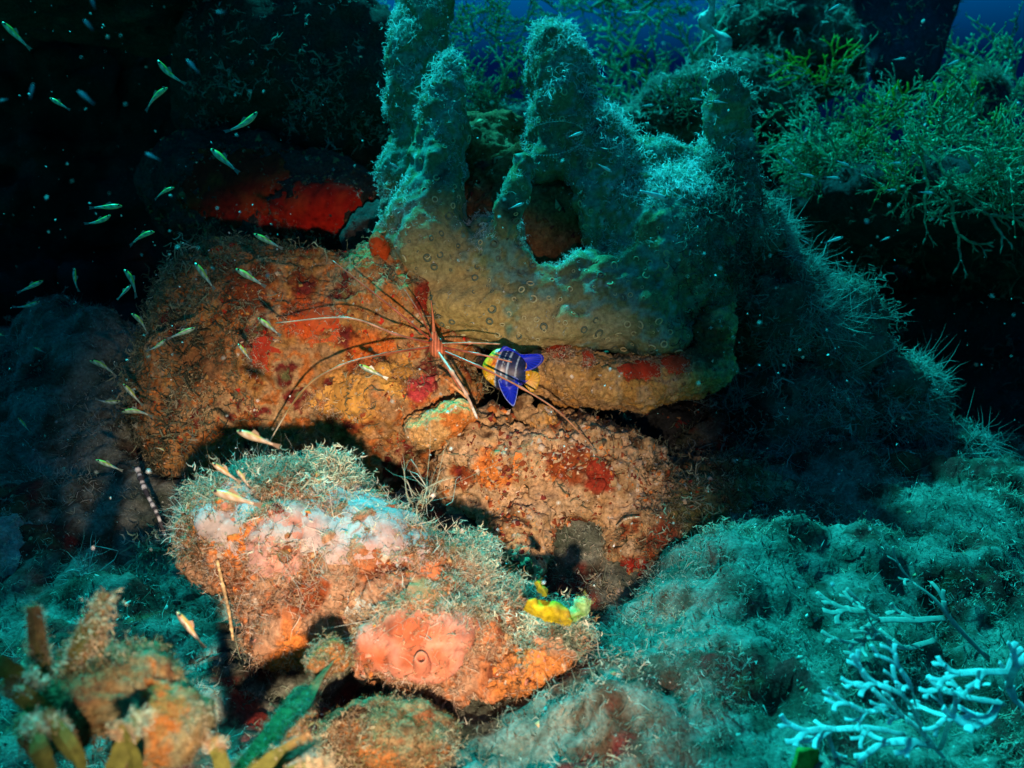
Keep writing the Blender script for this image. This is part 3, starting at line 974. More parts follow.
for i, (x, y, s, lb) in enumerate([(545, 418, 11, "pale knobbly pebble lying under the striped blue fish's anal fin"), (577, 430, 8, "tan pebble on the rubble crest right of the blue fish"),
                                   (519, 409, 8, "flat pebble directly under the blue fish"),
                                   (470, 440, 7, "round tan pebble on the slope left of the fish"), (553, 448, 7, "pebble part way down the rubble slope")]):
    d = 0.89
    vv, ff, nn, _s = rough_rock([E(x, y, d, s, s * 0.6, s * d / FPX * 0.8, 25 * (i % 3)), E(x + s * 0.7, y + 2, d, s * 0.7, s * 0.5, s * d / FPX * 0.6), E(x - s * .6, y + 2, d, s * .5, s * .5, s * d / FPX * .5)], 0.0016, k=0.003, amp=0.005, freq=80, fine=0.0022, seed=200 + i, warp=0.005, sub=True)
    o = put("pebble", vv, ff, M_ROCK, pigment(vv, [RUST, BROWN, TAN, OCHRE, (.5, .4, .3)], 60, 210 + i))
    tag(o, lb, "pebble", "pebbles along the rubble crest")

# --- ochre ledge with red spots, over the crevice
ledge, l_sm, l_m = rock_thing(
    "rock_ledge", "ochre rock ledge jutting over the black crevice beside the blue fish", "rock",
    [E(595, 380, 0.945, 66, 24, 0.05, -4), E(565, 372, 0.93, 34, 25, 0.035), E(660, 380, 0.955, 70, 24, 0.05, 4), E(700, 340, 0.98, 34, 50, 0.06), E(700, 290, 1.0, 30, 45, 0.05)],
    0.0028, [BROWN, OCHRE, (0.5, 0.30, 0.11), TAN, OCHRE, BROWN], 81,
    patches=[(685, 300, 0.93, 30, RUST), (700, 340, .93, 30, BROWN)],
    turf=[dict(count=1200, keep=nz_keep(30, 0.0, 0.4, 82), size=0.004, colours=TURF_TAN)],
    grit=dict(count=1600, size=0.0016, colours=[OCHRE, TAN, PALE, BROWN]), amp=0.006, freq=45, sub=True)
for i, (x, y, r, st) in enumerate([(560, 354, 12, (1.1, .8)), (637, 372, 17, (1.2, .6)), (676, 366, 14, (1.1, .7)), (585, 362, 9, (1, 1))]):
    crust("sponge_crust", l_sm, ledge, x, y, 0.92, r, 0.004, [(0.52, 0.03, 0.01), (0.6, 0.07, 0.02)], "red sponge crust dotting the ledge" , 90 + i, st, maxdz=.08)

# --- dark overhang at the upper left, closing off the cave
over, o_sm, o_m = rock_thing(
    "overhang_rock", "dark overhanging rock with a dim teal fringe above the red sponge", "rock",
    [E(300, 70, 1.32, 115, 75, 0.14), E(338, 128, 1.30, 60, 42, 0.09), E(238, 104, 1.33, 60, 36, 0.08), E(60, -160, 1.13, 180, 60, 0.13), E(150, -40, 1.42, 150, 80, 0.20), E(-80, -100, 1.3, 260, 110, 0.30), E(240, -60, 1.36, 90, 60, 0.12)],  # the high lobe out of frame is added to shade the slab
    0.0085, [DARK, (0.05, 0.05, 0.04), (0.06, 0.04, 0.03), DARK, (0.08, 0.09, 0.06)], 101, k=0.03,
    turf=[dict(count=4200, keep=lambda c, n, px, py: (px > 190) * (0.1 + ss(-.1, .3, fbm(c, 14, 2, .5, 3))), size=0.013, colours=TURF_TEAL, hfreq=12)], amp=0.015, freq=18, fine=0.003)
wallr, w_sm, w_m = rock_thing(
    "cave_rock", "recessed dark rock below the overhang carrying a vivid red sponge sheet", "rock",
    [E(280, 205, 1.24, 110, 58, 0.07, -12), E(215, 190, 1.26, 70, 60, 0.07), E(375, 240, 1.12, 32, 34, 0.05), E(340, 215, 1.2, 60, 45, .06)],
    0.0036, [DARK, (0.04, 0.035, 0.03), (0.06, 0.05, 0.04), DARK], 111, amp=0.008, freq=28,  # near-black palette paints the cave's shade onto this rock
    grit=dict(count=1400, size=0.0034, colours=[BROWN, OLIVE], keep=nz_keep(20, 0, .3, 112)))
RED_S = [(0.74, 0.024, 0.008), (0.58, 0.014, 0.007), (0.78, 0.05, 0.012)]
crust("sponge_crust", w_sm, wallr, 322, 212, 1.17, 54, 0.006, RED_S, "vivid red sponge sheet at the recess's inner end", 21, (1.05, 0.55), maxdz=.1)
crust("sponge_crust", w_sm, wallr, 238, 186, 1.19, 60, 0.006, RED_S, "dim red sponge sheet further into the cave", 22, (1.0, 0.72), maxdz=.1)
crust("sponge_crust", w_sm, wallr, 285, 225, 1.19, 24, 0.005, RED_S, None, 23, (1.0, 0.6), maxdz=.1)
knob = lobes("red_sponge", "small round orange red sponge knob at the left foot of the teal finger sponge", "sponge",
             [E(379, 247, 0.93, 9, 13, 0.009), E(378, 240, 0.93, 7, 8, 0.007)], [(0.6, 0.06, 0.01), (0.68, 0.1, 0.02)])
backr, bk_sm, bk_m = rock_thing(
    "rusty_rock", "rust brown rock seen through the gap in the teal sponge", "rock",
    [E(545, 225, 1.03, 75, 80, 0.05), E(480, 160, 1.10, 60, 45, 0.05), E(500, 200, 1.07, 50, 50, .05), E(600, 395, 1.18, 170, 75, 0.07), E(480, 380, 1.08, 60, 60, 0.06), E(700, 330, 1.12, 60, 90, .06), E(670, 270, 1.10, 80, 100, .06), E(610, 425, 1.09, 150, 36, .05)], 0.0030,  # hidden rear lobes added to block sun leaking into the crevice
    [MAROON, RUST, (0.3, 0.12, 0.05), (0.2, 0.09, 0.04), (0.36, 0.16, 0.08)], 121, amp=0.008, freq=38, patches=[(610, 420, 1.06, 150, DARK), (480, 390, 1.05, 60, DARK)],  # DARK patches paint in the crevice's black shade
    grit=dict(count=2600, size=0.0034, colours=[RUST, BROWN, MAROON, TAN]))

# --- the finger sponge
SP = [E(480, 275, 0.965, 92, 55, 0.050), E(600, 300, 0.950, 100, 50, 0.050), E(665, 255, 0.965, 68, 85, 0.060), E(425, 240, 0.97, 46, 55, 0.05),
      E(722, 240, 1.0, 28, 66, 0.05), E(560, 320, 0.945, 90, 36, 0.045), E(655, 330, 0.95, 45, 32, .04), E(500, 310, .945, 75, 30, .04),
      K(430, 240, 0.96, 42, 450, 66, 0.97, 16), K(405, 215, 1.03, 30, 426, -25, 1.06, 26), K(562, 165, 1.0, 37, 557, 52, 1.0, 28),
      K(492, 252, 0.93, 15, 523, 160, 0.905, 11), K(731, 215, 0.975, 26, 731, 88, 0.965, 21), K(590, 150, 0.985, 26, 720, 185, 0.98, 32), K(600, 160, 0.98, 40, 640, 240, 0.97, 50)]
CARVE = [E(553, 214, 0.93, 31, 56, 0.12, -8), E(478, 190, 0.95, 12, 40, 0.12, -15)]
v, f = surface(SP, 0.0030, 0.014, CARVE, warp=0.005, seed=131)
n0 = normals(v, f)
sp_smooth = (v, f, n0)
v2 = v + n0 * (0.009 * fbm(v, 34, 3, 0.55, 132) + 0.005 * (0.5 - worley(v, 70, 135)) + 0.0018 * fbm(v, 160, 3, 0.6, 133, True))[:, None]
n2 = normals(v2, f)
spc = pigment(v2, [(0.03, 0.07, 0.06), (0.10, 0.19, 0.13), (0.19, 0.20, 0.09), (0.14, 0.28, 0.22), (0.16, 0.20, 0.09), (0.34, 0.52, 0.45)], 36, 134,
              patches=[(430, 300, .91, 55, (.36, .26, .10)), (470, 315, .9, 50, (.38, .29, .11)), (545, 335, .9, 44, (.34, .29, .13)), (610, 330, .9, 26, (.3, .3, .17)), (430, 250, .92, 34, (.30, .26, .12))])
sponge = put("finger_sponge", v2, f, M_SPONGE, spc)
tag(sponge, "teal and olive encrusting sponge with upright fingers, draped over the reef centre", "sponge")
parts = []
p, n = sample(v2, f, n2, 11000, lambda c, n, px, py: (0.12 + ss(-.12, .15, fbm(c, 42, 3, .55, 137))) * (0.05 + 2.2 * ss(0.15, 0.7, n[:, 2]) * (py < 270) + 1.6 * (n[:, 0] < -0.4) * (py < 240) + 0.4 * (n[:, 0] > 0.7) * (py < 240)))
parts.append(sprigs(p, n, 0.0046, [(0.46, 0.58, 0.50), (0.70, 0.80, 0.74), (0.84, 0.92, 0.88)], 14, tip=1.2))  # pale fuzz on tops and left sides paints in the sunlit rims
p, n = sample(v2, f, n2, 5000, lambda c, n, px, py: ss(665, 725, px) * (py > 150))
parts.append(sprigs(p, n, 0.010, [(0.06, 0.09, 0.07), (0.14, 0.19, 0.15), (0.24, 0.30, 0.24)], 16, spread=0.9))
p, n = sample(v2, f, n2, 4500, lambda c, n, px, py: ss(0.2, 0.7, n[:, 2]) * ((py < 110) + (px > 580) * (px < 760) * (py < 200)))
parts.append(sprigs(p, n, 0.0085, [(0.55, 0.66, 0.58), (0.76, 0.86, 0.80)], 15, up=0.3, spread=0.8))  # palest tufts on upward faces, brightening the painted sunlit rims
tv, tf, tcol = join(parts)
put("sponge_fuzz", tv, tf, M_FUZZ, tcol, sponge, kind="stuff")
# polyp rings and pores, each one a part
def ring_mesh(name, R, r, hgt, col, mat, nu=12, nv=5, hole=None):
    vv, ff = [], []
    for i in range(nu):
        a = 2 * math.pi * i / nu
        for j in range(nv):
            b = 2 * math.pi * j / nv
            rr = R + r * math.cos(b)
            vv.append((rr * math.cos(a), rr * math.sin(a), r * math.sin(b) * hgt))
    for i in range(nu):
        for j in range(nv):
            ff.append([i * nv + j, ((i + 1) % nu) * nv + j, ((i + 1) % nu) * nv + (j + 1) % nv, i * nv + (j + 1) % nv])
    cols = np.tile(col, (len(vv), 1))
    if hole is not None:
        c0 = len(vv)
        for i in range(nu):
            a = 2 * math.pi * i / nu
            vv.append((R * math.cos(a), R * math.sin(a), -r * 0.2))
        vv.append((0, 0, -r * 0.6))
        for i in range(nu):
            ff.append([c0 + i, c0 + (i + 1) % nu, c0 + nu])
        cols = np.concatenate([cols, np.tile(hole, (nu + 1, 1))])
    me = mesh_of(name, np.array(vv), ff, cols)
    me.materials.append(mat)
    return me
polyp_me = ring_mesh("polyp", 0.0022, 0.00055, 1.0, (0.50, 0.48, 0.26), M_NUB, hole=(0.16, 0.15, 0.07))
pore_me = ring_mesh("pore", 0.0026, 0.0009, 0.7, (0.10, 0.14, 0.10), M_NUB, hole=(0.006, 0.008, 0.008))
def stick(me, name, parent, p, n, s=1.0):
    o = bpy.data.objects.new(name, me)
    COL.objects.link(o)
    o.parent = parent
    o.location = Vector(p) - parent.location
    o.rotation_euler = Vector(n).to_track_quat('Z', 'Y').to_euler()
    o.scale = (s, s, s)
    return o
def spread_out(pp, nn, gap):
    keepi = []
    for i in range(len(pp)):
        if all(((pp[i] - pp[j]) ** 2).sum() > gap * gap for j in keepi):
            keepi.append(i)
    return pp[keepi], nn[keepi]
p, n = sample(v2, f, n2, 1100, lambda c, n, px, py: (py > 50) * (px > 380) * (px < 700) * (0.5 + (py > 200)) * ss(-.25, .2, fbm(c, 30, 2, .5, 136)), margin=0, facing=0.25)
p, n = spread_out(p, n, 0.0095)
for i in range(min(len(p), 290)):
    stick(polyp_me, "polyp", sponge, p[i] + n[i] * (0.0004 - 0.0008 * rng.random()), n[i] + rng.normal(0, .18, 3), 0.5 + 0.9 * rng.random() ** 1.5)
p, n = sample(v2, f, n2, 420, lambda c, n, px, py: (py > 120) * (px > 400) * (px < 700) * (0.15 + (py > 230)) * ss(-.3, .2, fbm(c, 40, 2, .5, 138)), margin=0, facing=0.3)
p, n = spread_out(p, n, 0.0085)
for i in range(min(len(p), 150)):
    stick(pore_me, "pore", sponge, p[i], n[i], 0.4 + 0.8 * rng.random() ** 2)

# --- shaggy mound on the right
mound, m_sm, m_m = rock_thing(
    "shaggy_mound", "dark teal mound thickly covered in fine feathery growth, right of the ledge", "mound",
    [E(815, 345, 1.10, 58, 52, 0.08), E(860, 415, 1.12, 66, 56, 0.09), E(780, 430, 1.08, 70, 60, 0.09), E(915, 460, 1.12, 55, 42, 0.09), E(765, 310, 1.08, 42, 56, 0.08), E(752, 245, 1.07, 28, 50, 0.06), E(840, 500, 1.06, 120, 48, 0.09), E(960, 505, 1.12, 60, 34, .08), E(740, 480, 1.04, 60, 50, .07)],
    0.0045, [DARK, (0.06, 0.09, 0.06), (0.12, 0.14, 0.10), MAROON], 141, k=0.016, amp=0.022, freq=17,
    patches=[(750, 420, 1.0, 24, MAROON)],
    turf=[dict(count=7500, size=0.0125, colours=[(0.12, 0.17, 0.13), (0.24, 0.32, 0.26), (0.36, 0.44, 0.37), (0.20, 0.28, 0.22)], hfreq=18, spread=0.9),
          dict(count=1500, length=0.010, width=0.0008, colours=[(0.34, 0.42, 0.36), (0.46, 0.54, 0.47)], clump=16, spread=1.0, curl=1.6, segs=5, up=0.0, drift=(0.25, 0, -0.1), keep=nz_keep(20, -.1, .3, 143))])

# --- dim rocks at the left and behind
def dim_rock(name, label, shapes, seed, h=0.006, pal=(DARK, (0.08, 0.10, 0.08), (0.16, 0.19, 0.15), (0.10, 0.08, 0.05)), cnt=2200, length=0.014, cols=TURF_TEAL, patches=()):
    return rock_thing(name, label, "rock", shapes, h, list(pal), seed, k=0.02, amp=0.012, freq=24, patches=patches,
                      turf=[dict(count=cnt, size=length * 1.0, colours=cols, hfreq=18, keep=nz_keep(16, -0.4, 0.2, seed + 3))])
dim_rock("dim_rock", "dim teal boulder low on the left behind the drifting fish", [E(55, 450, 1.3, 110, 85, 0.12), E(130, 530, 1.15, 80, 60, 0.1), E(-20, 400, 1.4, 90, 70, 0.1)], 151)
dim_rock("dim_rock", "brighter teal rough rock at the left edge above the seaweed", [E(5, 565, 0.86, 36, 48, 0.05), E(-40, 600, 0.86, 60, 60, 0.06)], 152, 0.004, (GREY, (0.3, 0.34, 0.3), (0.4, 0.44, 0.4)), 1500, 0.007, TURF_PALE)
dim_rock("dim_rock", "dark weedy rock under the shaggy boulder's left flank", [E(190, 590, 0.84, 60, 48, 0.05), E(240, 660, 0.78, 60, 45, 0.05), E(150, 660, 0.82, 60, 40, .05)], 153, 0.004, (DARK, (0.14, 0.17, 0.13), (0.24, 0.26, 0.2)), 2600, 0.012, TURF_TEAL)
dim_rock("dim_rock", "black rock shelf under the green weed at the upper right", [E(900, 215, 1.45, 140, 40, 0.26), E(1030, 235, 1.4, 80, 55, 0.26), E(800, 185, 1.55, 60, 36, 0.18)], 154, 0.007, (DARK, DARK, (0.05, 0.07, 0.05)), 1800, 0.02, TURF_DARK)  # shelf made deep to cast shade over the hollow below it
dim_rock("dim_rock", "nearly black rock far back at the right edge", [E(985, 340, 1.55, 110, 80, 0.14), E(1050, 430, 1.4, 120, 80, 0.14)], 155, 0.007, (DARK, (0.03, 0.04, 0.04)), 1200, 0.016, TURF_DARK)
dim_rock("dim_rock", "pale weedy rock glimpsed low between the left and middle sponge fingers", [E(500, 150, 1.5, 60, 40, .1)], 160, 0.006, (DARK, (0.08, 0.12, 0.10), (0.16, 0.22, 0.2)), 900, 0.014, TURF_TEAL)
dim_rock("dim_rock", "weedy low rock behind the right finger of the sponge", [E(790, 45, 1.75, 80, 60, .1), E(745, 110, 1.6, 60, 50, .1), E(690, 118, 1.52, 60, 30, 0.12)], 157, 0.005, (DARK, (0.1, 0.14, 0.1)), 2000, 0.022, TURF_TEAL)

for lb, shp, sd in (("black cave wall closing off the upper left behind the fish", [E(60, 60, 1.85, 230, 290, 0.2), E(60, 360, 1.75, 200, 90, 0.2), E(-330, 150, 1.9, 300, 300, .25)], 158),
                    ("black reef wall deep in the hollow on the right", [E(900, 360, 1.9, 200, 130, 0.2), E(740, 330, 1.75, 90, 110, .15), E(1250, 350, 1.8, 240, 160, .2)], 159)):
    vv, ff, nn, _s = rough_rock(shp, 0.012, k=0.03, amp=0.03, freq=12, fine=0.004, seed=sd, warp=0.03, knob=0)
    tag(put("cave_wall", vv, ff, M_ROCK, pigment(vv, [(0.012, 0.014, 0.014), (0.03, 0.035, 0.035)], 12, sd)), lb, kind="structure")  # near-black colour stands in for the deep shade of the hollows

# --- dark tube sponges, upper right
def dark_tube(label, shapes, seed, carve=()):
    v, f = surface(shapes, 0.0045, 0.015, carve, warp=0.006, wfreq=14, seed=seed)
    n = normals(v, f)
    v = v + n * (0.004 * fbm(v, 30, 3, 0.5, seed))[:, None]
    n = normals(v, f)
    o = put("tube_sponge", v, f, M_SPONGE, pigment(v, [(0.02, 0.025, 0.05), (0.035, 0.045, 0.08)], 20, seed))
    tag(o, label, "sponge")
    got = sample(v, f, n, 700, lambda c, n, px, py: ss(0.2, 0.7, n[:, 2]) + .05)
    if got:
        tv, tf, tc2 = filaments(*got, 0.010, 0.0012, TURF_TEAL, 4, 1, .2, .8, 3, 1.3, seed)
        put("sponge_fuzz", tv, tf, M_TURF, tc2, o, kind="stuff")
    return o
dark_tube("pair of joined dark blue tube sponges hanging in from the upper edge", [K(905, 68, 1.45, 26, 868, -30, 1.45, 24), K(905, 60, 1.45, 34, 945, -50, 1.45, 34)], 161, [K(868, 10, 1.42, 8, 862, -60, 1.42, 14)])
dark_tube("single short dark blue tube sponge standing among weed at the right edge", [K(993, 118, 1.5, 15, 993, 92, 1.5, 16)], 162)

# ================================================================== PLANTS
def ribbon(path, widths, nrm=None, thick=0.0006):
    """a leaf with real thickness along a path"""
    path = np.asarray(path, float); m = len(path)
    t = unit(np.gradient(path, axis=0))
    nrm = np.array((0.1, -0.95, 0.3)) if nrm is None else np.asarray(nrm)
    v, f = [], []
    for i in range(m):
        s = unit(np.cross(t[i], nrm)); nn = unit(np.cross(s, t[i]))
        w = widths[i]
        v += [path[i] - s * w, path[i] + nn * (thick + 0.05 * w), path[i] + s * w, path[i] - nn * thick]
    for i in range(m - 1):
        a, b = 4 * i, 4 * i + 4
        for k in range(4):
            f.append([a + k, a + (k + 1) % 4, b + (k + 1) % 4, b + k])
    f.append([3, 2, 1, 0]); f.append([4 * m - 4, 4 * m - 3, 4 * m - 2, 4 * m - 1])
    return np.array(v), f

def frond_mesh(seed, scale=1.0, levels=5, colour=(0.07, 0.20, 0.08), spread=0.55):
    """forking ribbon weed, one connected frond, growing along +Z"""
    r = random.Random(seed)
    vs, fs = [], []
    def grow(p, d, w, L, lev):
        d = unit(d)
        end = p + d * L
        mid = p + d * L * 0.5 + np.array([r.gauss(0, .05), r.gauss(0, .05), r.gauss(0, .05)]) * L
        path = spline([p, mid, end], 4)
        n = unit(np.array([r.gauss(0, 0.4), -1, r.gauss(0, .4)]))
        m = len(path)
        wid = [w * (1 - 0.15 * i / (m - 1)) for i in range(m)]
        if lev == 0:
            wid[-1] = w * 0.35
        v, f = ribbon(path, wid, n, w * 0.12)
        o = sum(len(x) for x in vs)
        vs.append(v); fs.extend([[q + o for q in ff] for ff in f])
        if lev > 0:
            for sgn in (-1, 1):
                if r.random() < 0.93:
                    ang = sgn * (spread * (0.6 + 0.6 * r.random()))
                    ax = np.array([r.gauss(0, .5), 1, r.gauss(0, .3)])
                    R = np.array(Matrix.Rotation(ang, 3, Vector(ax).normalized()))
                    grow(end - d * w * 0.3, R @ d + np.array([0, r.gauss(0, .25), 0.05]), w * 0.86, L * (0.74 + 0.2 * r.random()), lev - 1)
    grow(np.zeros(3), np.array([0, 0, 1.0]), 0.0030 * scale, 0.026 * scale, levels)
    v = np.concatenate(vs)
    t = (0.7 + 0.6 * (v[:, 2] / (v[:, 2].max() + 1e-6)))[:, None]
    c = np.clip(np.array(colour) * t * (1 + 0.3 * fbm(v, 60, 2, .5, seed))[:, None], 0.004, .9)
    me = mesh_of("frond", v, fs, c)
    me.materials.append(M_WEED)
    return me
GREEN = (0.16, 0.44, 0.32)
def feather_mesh(seed, L=0.10, colour=(0.1, 0.3, 0.2), w=0.0013):
    """a feathery frond: one bent axis, side branches and branchlets"""
    r = random.Random(seed)
    vs, fs, cs = [], [], []
    def add(path, w0, shade):
        m = len(path)
        v, f = ribbon(path, [w0 * (1 - 0.6 * i / (m - 1)) for i in range(m)], unit(np.array([r.gauss(0, .6), -1, r.gauss(0, .6)])), w0 * 0.25)
        o = sum(len(x) for x in vs)
        vs.append(v); fs.extend([[q + o for q in ff] for ff in f]); cs.append(np.tile(np.array(colour) * shade, (len(v), 1)))
    ax = spline([np.array([0, 0, 0]), np.array([r.gauss(0, .1), r.gauss(0, .1), .35]) * L, np.array([r.gauss(0, .2), r.gauss(0, .2), .7]) * L, np.array([r.gauss(0, .35), r.gauss(0, .3), 0.95]) * L], 16)
    add(ax, w * 1.3, 0.7)
    for i in range(2, len(ax)):
        for sg in (-1, 1):
            if r.random() < 0.15:
                continue
            t = i / len(ax)
            ln = L * 0.34 * (1.05 - t) * (0.6 + 0.7 * r.random())
            d = unit(np.array([sg, r.gauss(0, .5), 0.75 + r.gauss(0, .2)]))
            p = ax[i] + 0 * d
            e1 = p + d * ln * .5; e2 = e1 + unit(d + np.array([0, r.gauss(0, .4), .5])) * ln * .5
            add(np.array([p, e1, e2]), w, 0.95)
            for k in range(4):
                q = p + (e2 - p) * (0.25 + 0.22 * k)
                dd = unit(d + np.array([r.gauss(0, .9), r.gauss(0, .9), r.gauss(0, .9)]))
                add(np.array([q, q + dd * ln * .16, q + unit(dd + d * .5) * ln * .3]), w * .8, 1.25)
    v = np.concatenate(vs); c = np.concatenate(cs)
    c = np.clip(c * (1 + 0.4 * fbm(v, 60, 2, .5, seed))[:, None], .004, .9)
    me = mesh_of("frond", v, fs, c)
    me.materials.append(M_WEED)
    return me
feathers = [feather_mesh(30 + q, 0.11, (0.14, 0.42, 0.26)) for q in range(3)] + [feather_mesh(40, 0.09, (0.20, 0.48, 0.30)), feather_mesh(41, 0.09, (0.26, 0.40, 0.14))]
fronds = [frond_mesh(s, 1.0, 6, GREEN, 0.5) for s in (1, 2, 3, 4)]
fronds = feathers + fronds[:2]
fronds_y = [frond_mesh(s, 1.0, 4, (0.26, 0.42, 0.10), 0.5) for s in (5, 6)]
fine = [frond_mesh(s, 0.55, 5, (0.16, 0.26, 0.17), 0.6) for s in (8, 9)]
def weed(label, px, py, d, count, size, meshes, seed, lean=(0, 0, 0.3), fan=1.0):
    r = random.Random(seed)
    base = P(px, py, d)
    root = empty("seaweed", base)
    tag(root, label, "seaweed")
    for i in range(count):
        me = meshes[i % len(meshes)]
        o = bpy.data.objects.new("frond", me)
        COL.objects.link(o); o.parent = root
        o.location = (r.gauss(0, .02) * size, r.gauss(0, .02) * size, r.gauss(0, .012) * size)
        dirv = Vector((r.gauss(0, fan) + lean[0], r.gauss(0, fan * .6) - 0.3 + lean[1], abs(r.gauss(0, .6)) + lean[2]))
        o.rotation_euler = dirv.to_track_quat('Z', 'Y').to_euler()
        o.rotation_euler.rotate_axis('Z', r.random() * 6.28)
        s = size * (0.6 + 0.7 * r.random())
        o.scale = (s, s, s)
    return root
weed("green forked seaweed bush on the dark shelf below the joined tube sponges", 850, 150, 1.36, 13, 0.9, fronds, 1)
weed("forked seaweed with bright yellow green tips beside the joined tube sponges", 935, 130, 1.36, 16, 0.8, fronds_y + fronds, 2)
weed("tall green seaweed bush against the blue water in the upper corner", 975, 120, 1.62, 19, 1.4, fronds, 3, (0.1, 0, .7))
weed("drooping green seaweed spray at the right edge under the lone tube sponge", 1005, 175, 1.16, 14, 0.95, fronds, 4, (-0.1, 0, .1))
weed("loose olive seaweed hanging over the black hollow at the right", 925, 178, 1.17, 16, 0.9, fronds, 5, (0, -.1, -0.35), 0.9)
weed("thin green seaweed trailing left beside the sponge's right finger", 835, 160, 1.25, 12, 0.85, fronds, 6, (-0.7, 0, 0.15))
weed("low seaweed bush on the ledge just right of the sponge's right finger", 815, 188, 1.32, 14, 0.75, fronds, 17, (-.1, 0, .2))
weed("small seaweed tuft lit on the shelf left of the joined tube sponges", 830, 85, 1.45, 9, 0.7, fronds_y + fine, 7)
weed("dim seaweed hanging on the far right over the hollow", 965, 195, 1.15, 16, 0.8, fronds, 8, (0.2, 0, -0.2))
weed("fine pale weed tuft behind the right finger of the sponge", 690, 110, 1.22, 9, 0.8, fine, 9)
weed("pale feathery weed standing behind the gap between the left and middle sponge fingers", 490, 112, 1.40, 16, 0.95, fronds + fine, 10, (-.1, 0, .9), 0.55)
weed("fine weed crowding the top edge left of the middle sponge finger", 470, 40, 1.45, 14, 0.9, fine + feathers, 11)
weed("dim far weed in the blue water between the middle and right sponge fingers", 650, 118, 1.75, 16, 1.3, fronds, 12, (0, 0, .8), 0.6)
weed("dim far weed at the top edge right of the middle sponge finger", 615, 20, 1.9, 14, 1.4, fronds, 13, (0, 0, .3))

# white ribbon hanging at the upper edge
rb = spline([P(705, -30, 1.1), P(712, 5, 1.1), P(706, 25, 1.1), P(724, 40, 1.1), P(716, 58, 1.1)], 20)
v, f = ribbon(rb, [0.006 + 0.003 * math.sin(i * .9) for i in range(len(rb))], None, 0.0003)
o = put("weed_ribbon", v, f, M_LEAF, np.tile((0.55, 0.6, 0.55), (len(v), 1)))
tag(o, "pale twisted ribbon of weed hanging above the sponge's right finger", "seaweed")

# --- pale forked weed, lower right
FLAT = (0.1, -0.5, 0.85)
def fork_plant(label, lines, col, seed):
    r = random.Random(seed)
    allp = np.array([P(*q) for (ln, w0, w1) in lines for q in ln])
    base = np.array([allp[:, 0].mean(), allp[:, 1].mean(), allp[:, 2].min()])
    root = empty("forked_seaweed", base)
    tag(root, label, "seaweed")
    def branch(path, rad, shade0, name="branch"):
        v, f = tube(path, np.asarray(rad) * 1.0, 8, True, 0.13, FLAT)
        m = len(path)
        c = np.array(col) * np.linspace(shade0, 1.0, m)[:, None]
        c = np.repeat(c, 8, 0) * (1 + 0.4 * fbm(v, 150, 3, .6, seed))[:, None]
        v = v + 0.0006 * np.stack([fbm(v, 150, 2, .5, seed + q) for q in (1, 2, 3)], 1)
        put(name, v, f, M_PALE, np.clip(c, 0.03, .92), root)
    def fork(p, d, w, L, lev):
        """flat forking tips, each fork its own branch"""
        for sg in (-1, 1):
            q = unit(d + sg * (0.35 + 0.3 * r.random()) * unit(np.cross(d, FLAT)) + np.array([r.gauss(0, .12) for _ in range(3)]))
            ln = L * (0.7 + 0.6 * r.random())
            end = p + q * ln
            path = spline([p - d * w * 0.4, p + unit(q + d * .5) * ln * .5, end], 8)
            m = len(path)
            rad = w * np.linspace(0.8, 1.1, m)
            rad[-1] *= 0.85
            branch(path, rad, 0.85)
            if lev > 0 and r.random() < 0.75:
                fork(end - q * w * .4, q, w * 0.9, L * 0.7, lev - 1)
    for (ln, w0, w1) in lines:
        path = spline([P(*q) for q in ln], 12)
        d = ln[0][2]
        rad = np.linspace(w0, w1, len(path)) * 0.72 * d / FPX
        branch(path, rad, 0.6)
        ep = path[rng.integers(0, len(path), 50)]
        en = unit(rng.normal(0, 1, (50, 3)))
        ev_, ef_, ec_ = sprigs(ep + en * rad.mean() * .6, en, 0.0026, [(0.3, 0.34, 0.28), (0.5, 0.52, 0.46)], seed)
        eo = put("epiphytes", ev_, ef_, M_TURF, ec_, None, kind="stuff")
        eo.parent = root
        eo.location = eo.location - root.location
        fork(path[-1], unit(path[-1] - path[-3]), rad[-1] * 0.75, 21 * d / FPX, 1)
        k = len(path) // 2
        td = unit(path[k + 1] - path[k])
        sd = unit(td + r.choice((-1, 1)) * 0.8 * unit(np.cross(td, FLAT)))
        if np.linalg.norm(path[-1] - path[0]) > 0.012:
            e1 = path[k] + sd * 14 * d / FPX
            branch(spline([path[k], (path[k] + e1) / 2 + td * .001, e1], 6), np.full(len(spline([path[k], (path[k] + e1) / 2, e1], 6)), rad[k] * .8), 0.7)
            fork(e1, sd, rad[k] * .62, 17 * d / FPX, 0)
    return root
D = 0.60
PALEW = (0.84, 0.88, 0.84)
fork_plant("pale whitish forked seaweed spreading flat over the seabed in the lower corner", [
    ([(945, 760, D), (925, 735, D - .01), (905, 718, D - .015)], 7, 5),
    ([(905, 718, D - .015), (890, 706, D - .02), (872, 688, D - .02)], 4.5, 5),
    ([(892, 707, D - .02), (868, 712, D - .02), (850, 705, D - .025)], 3.5, 5),
    ([(922, 730, D - .01), (905, 698, D - .02), (878, 684, D - .025)], 5, 5.5),
    ([(915, 706, D - .02), (912, 690, D - .03), (900, 669, D - .03)], 4, 4.5),
    ([(905, 735, D - .01), (870, 728, D - .02), (836, 730, D - .02)], 4.5, 4.5),
    ([(838, 730, D - .02), (822, 729, D - .02), (808, 731, D - .025)], 4.5, 6),
    ([(826, 731, D - .02), (833, 750, D - .02), (842, 772, D - .02)], 4, 4),
    ([(932, 745, D - .01), (915, 742, D - .02), (890, 742, D - .02)], 7, 6),
    ([(940, 750, D - .01), (950, 720, D - .02), (955, 705, D - .02)], 5, 4)], PALEW, 3)
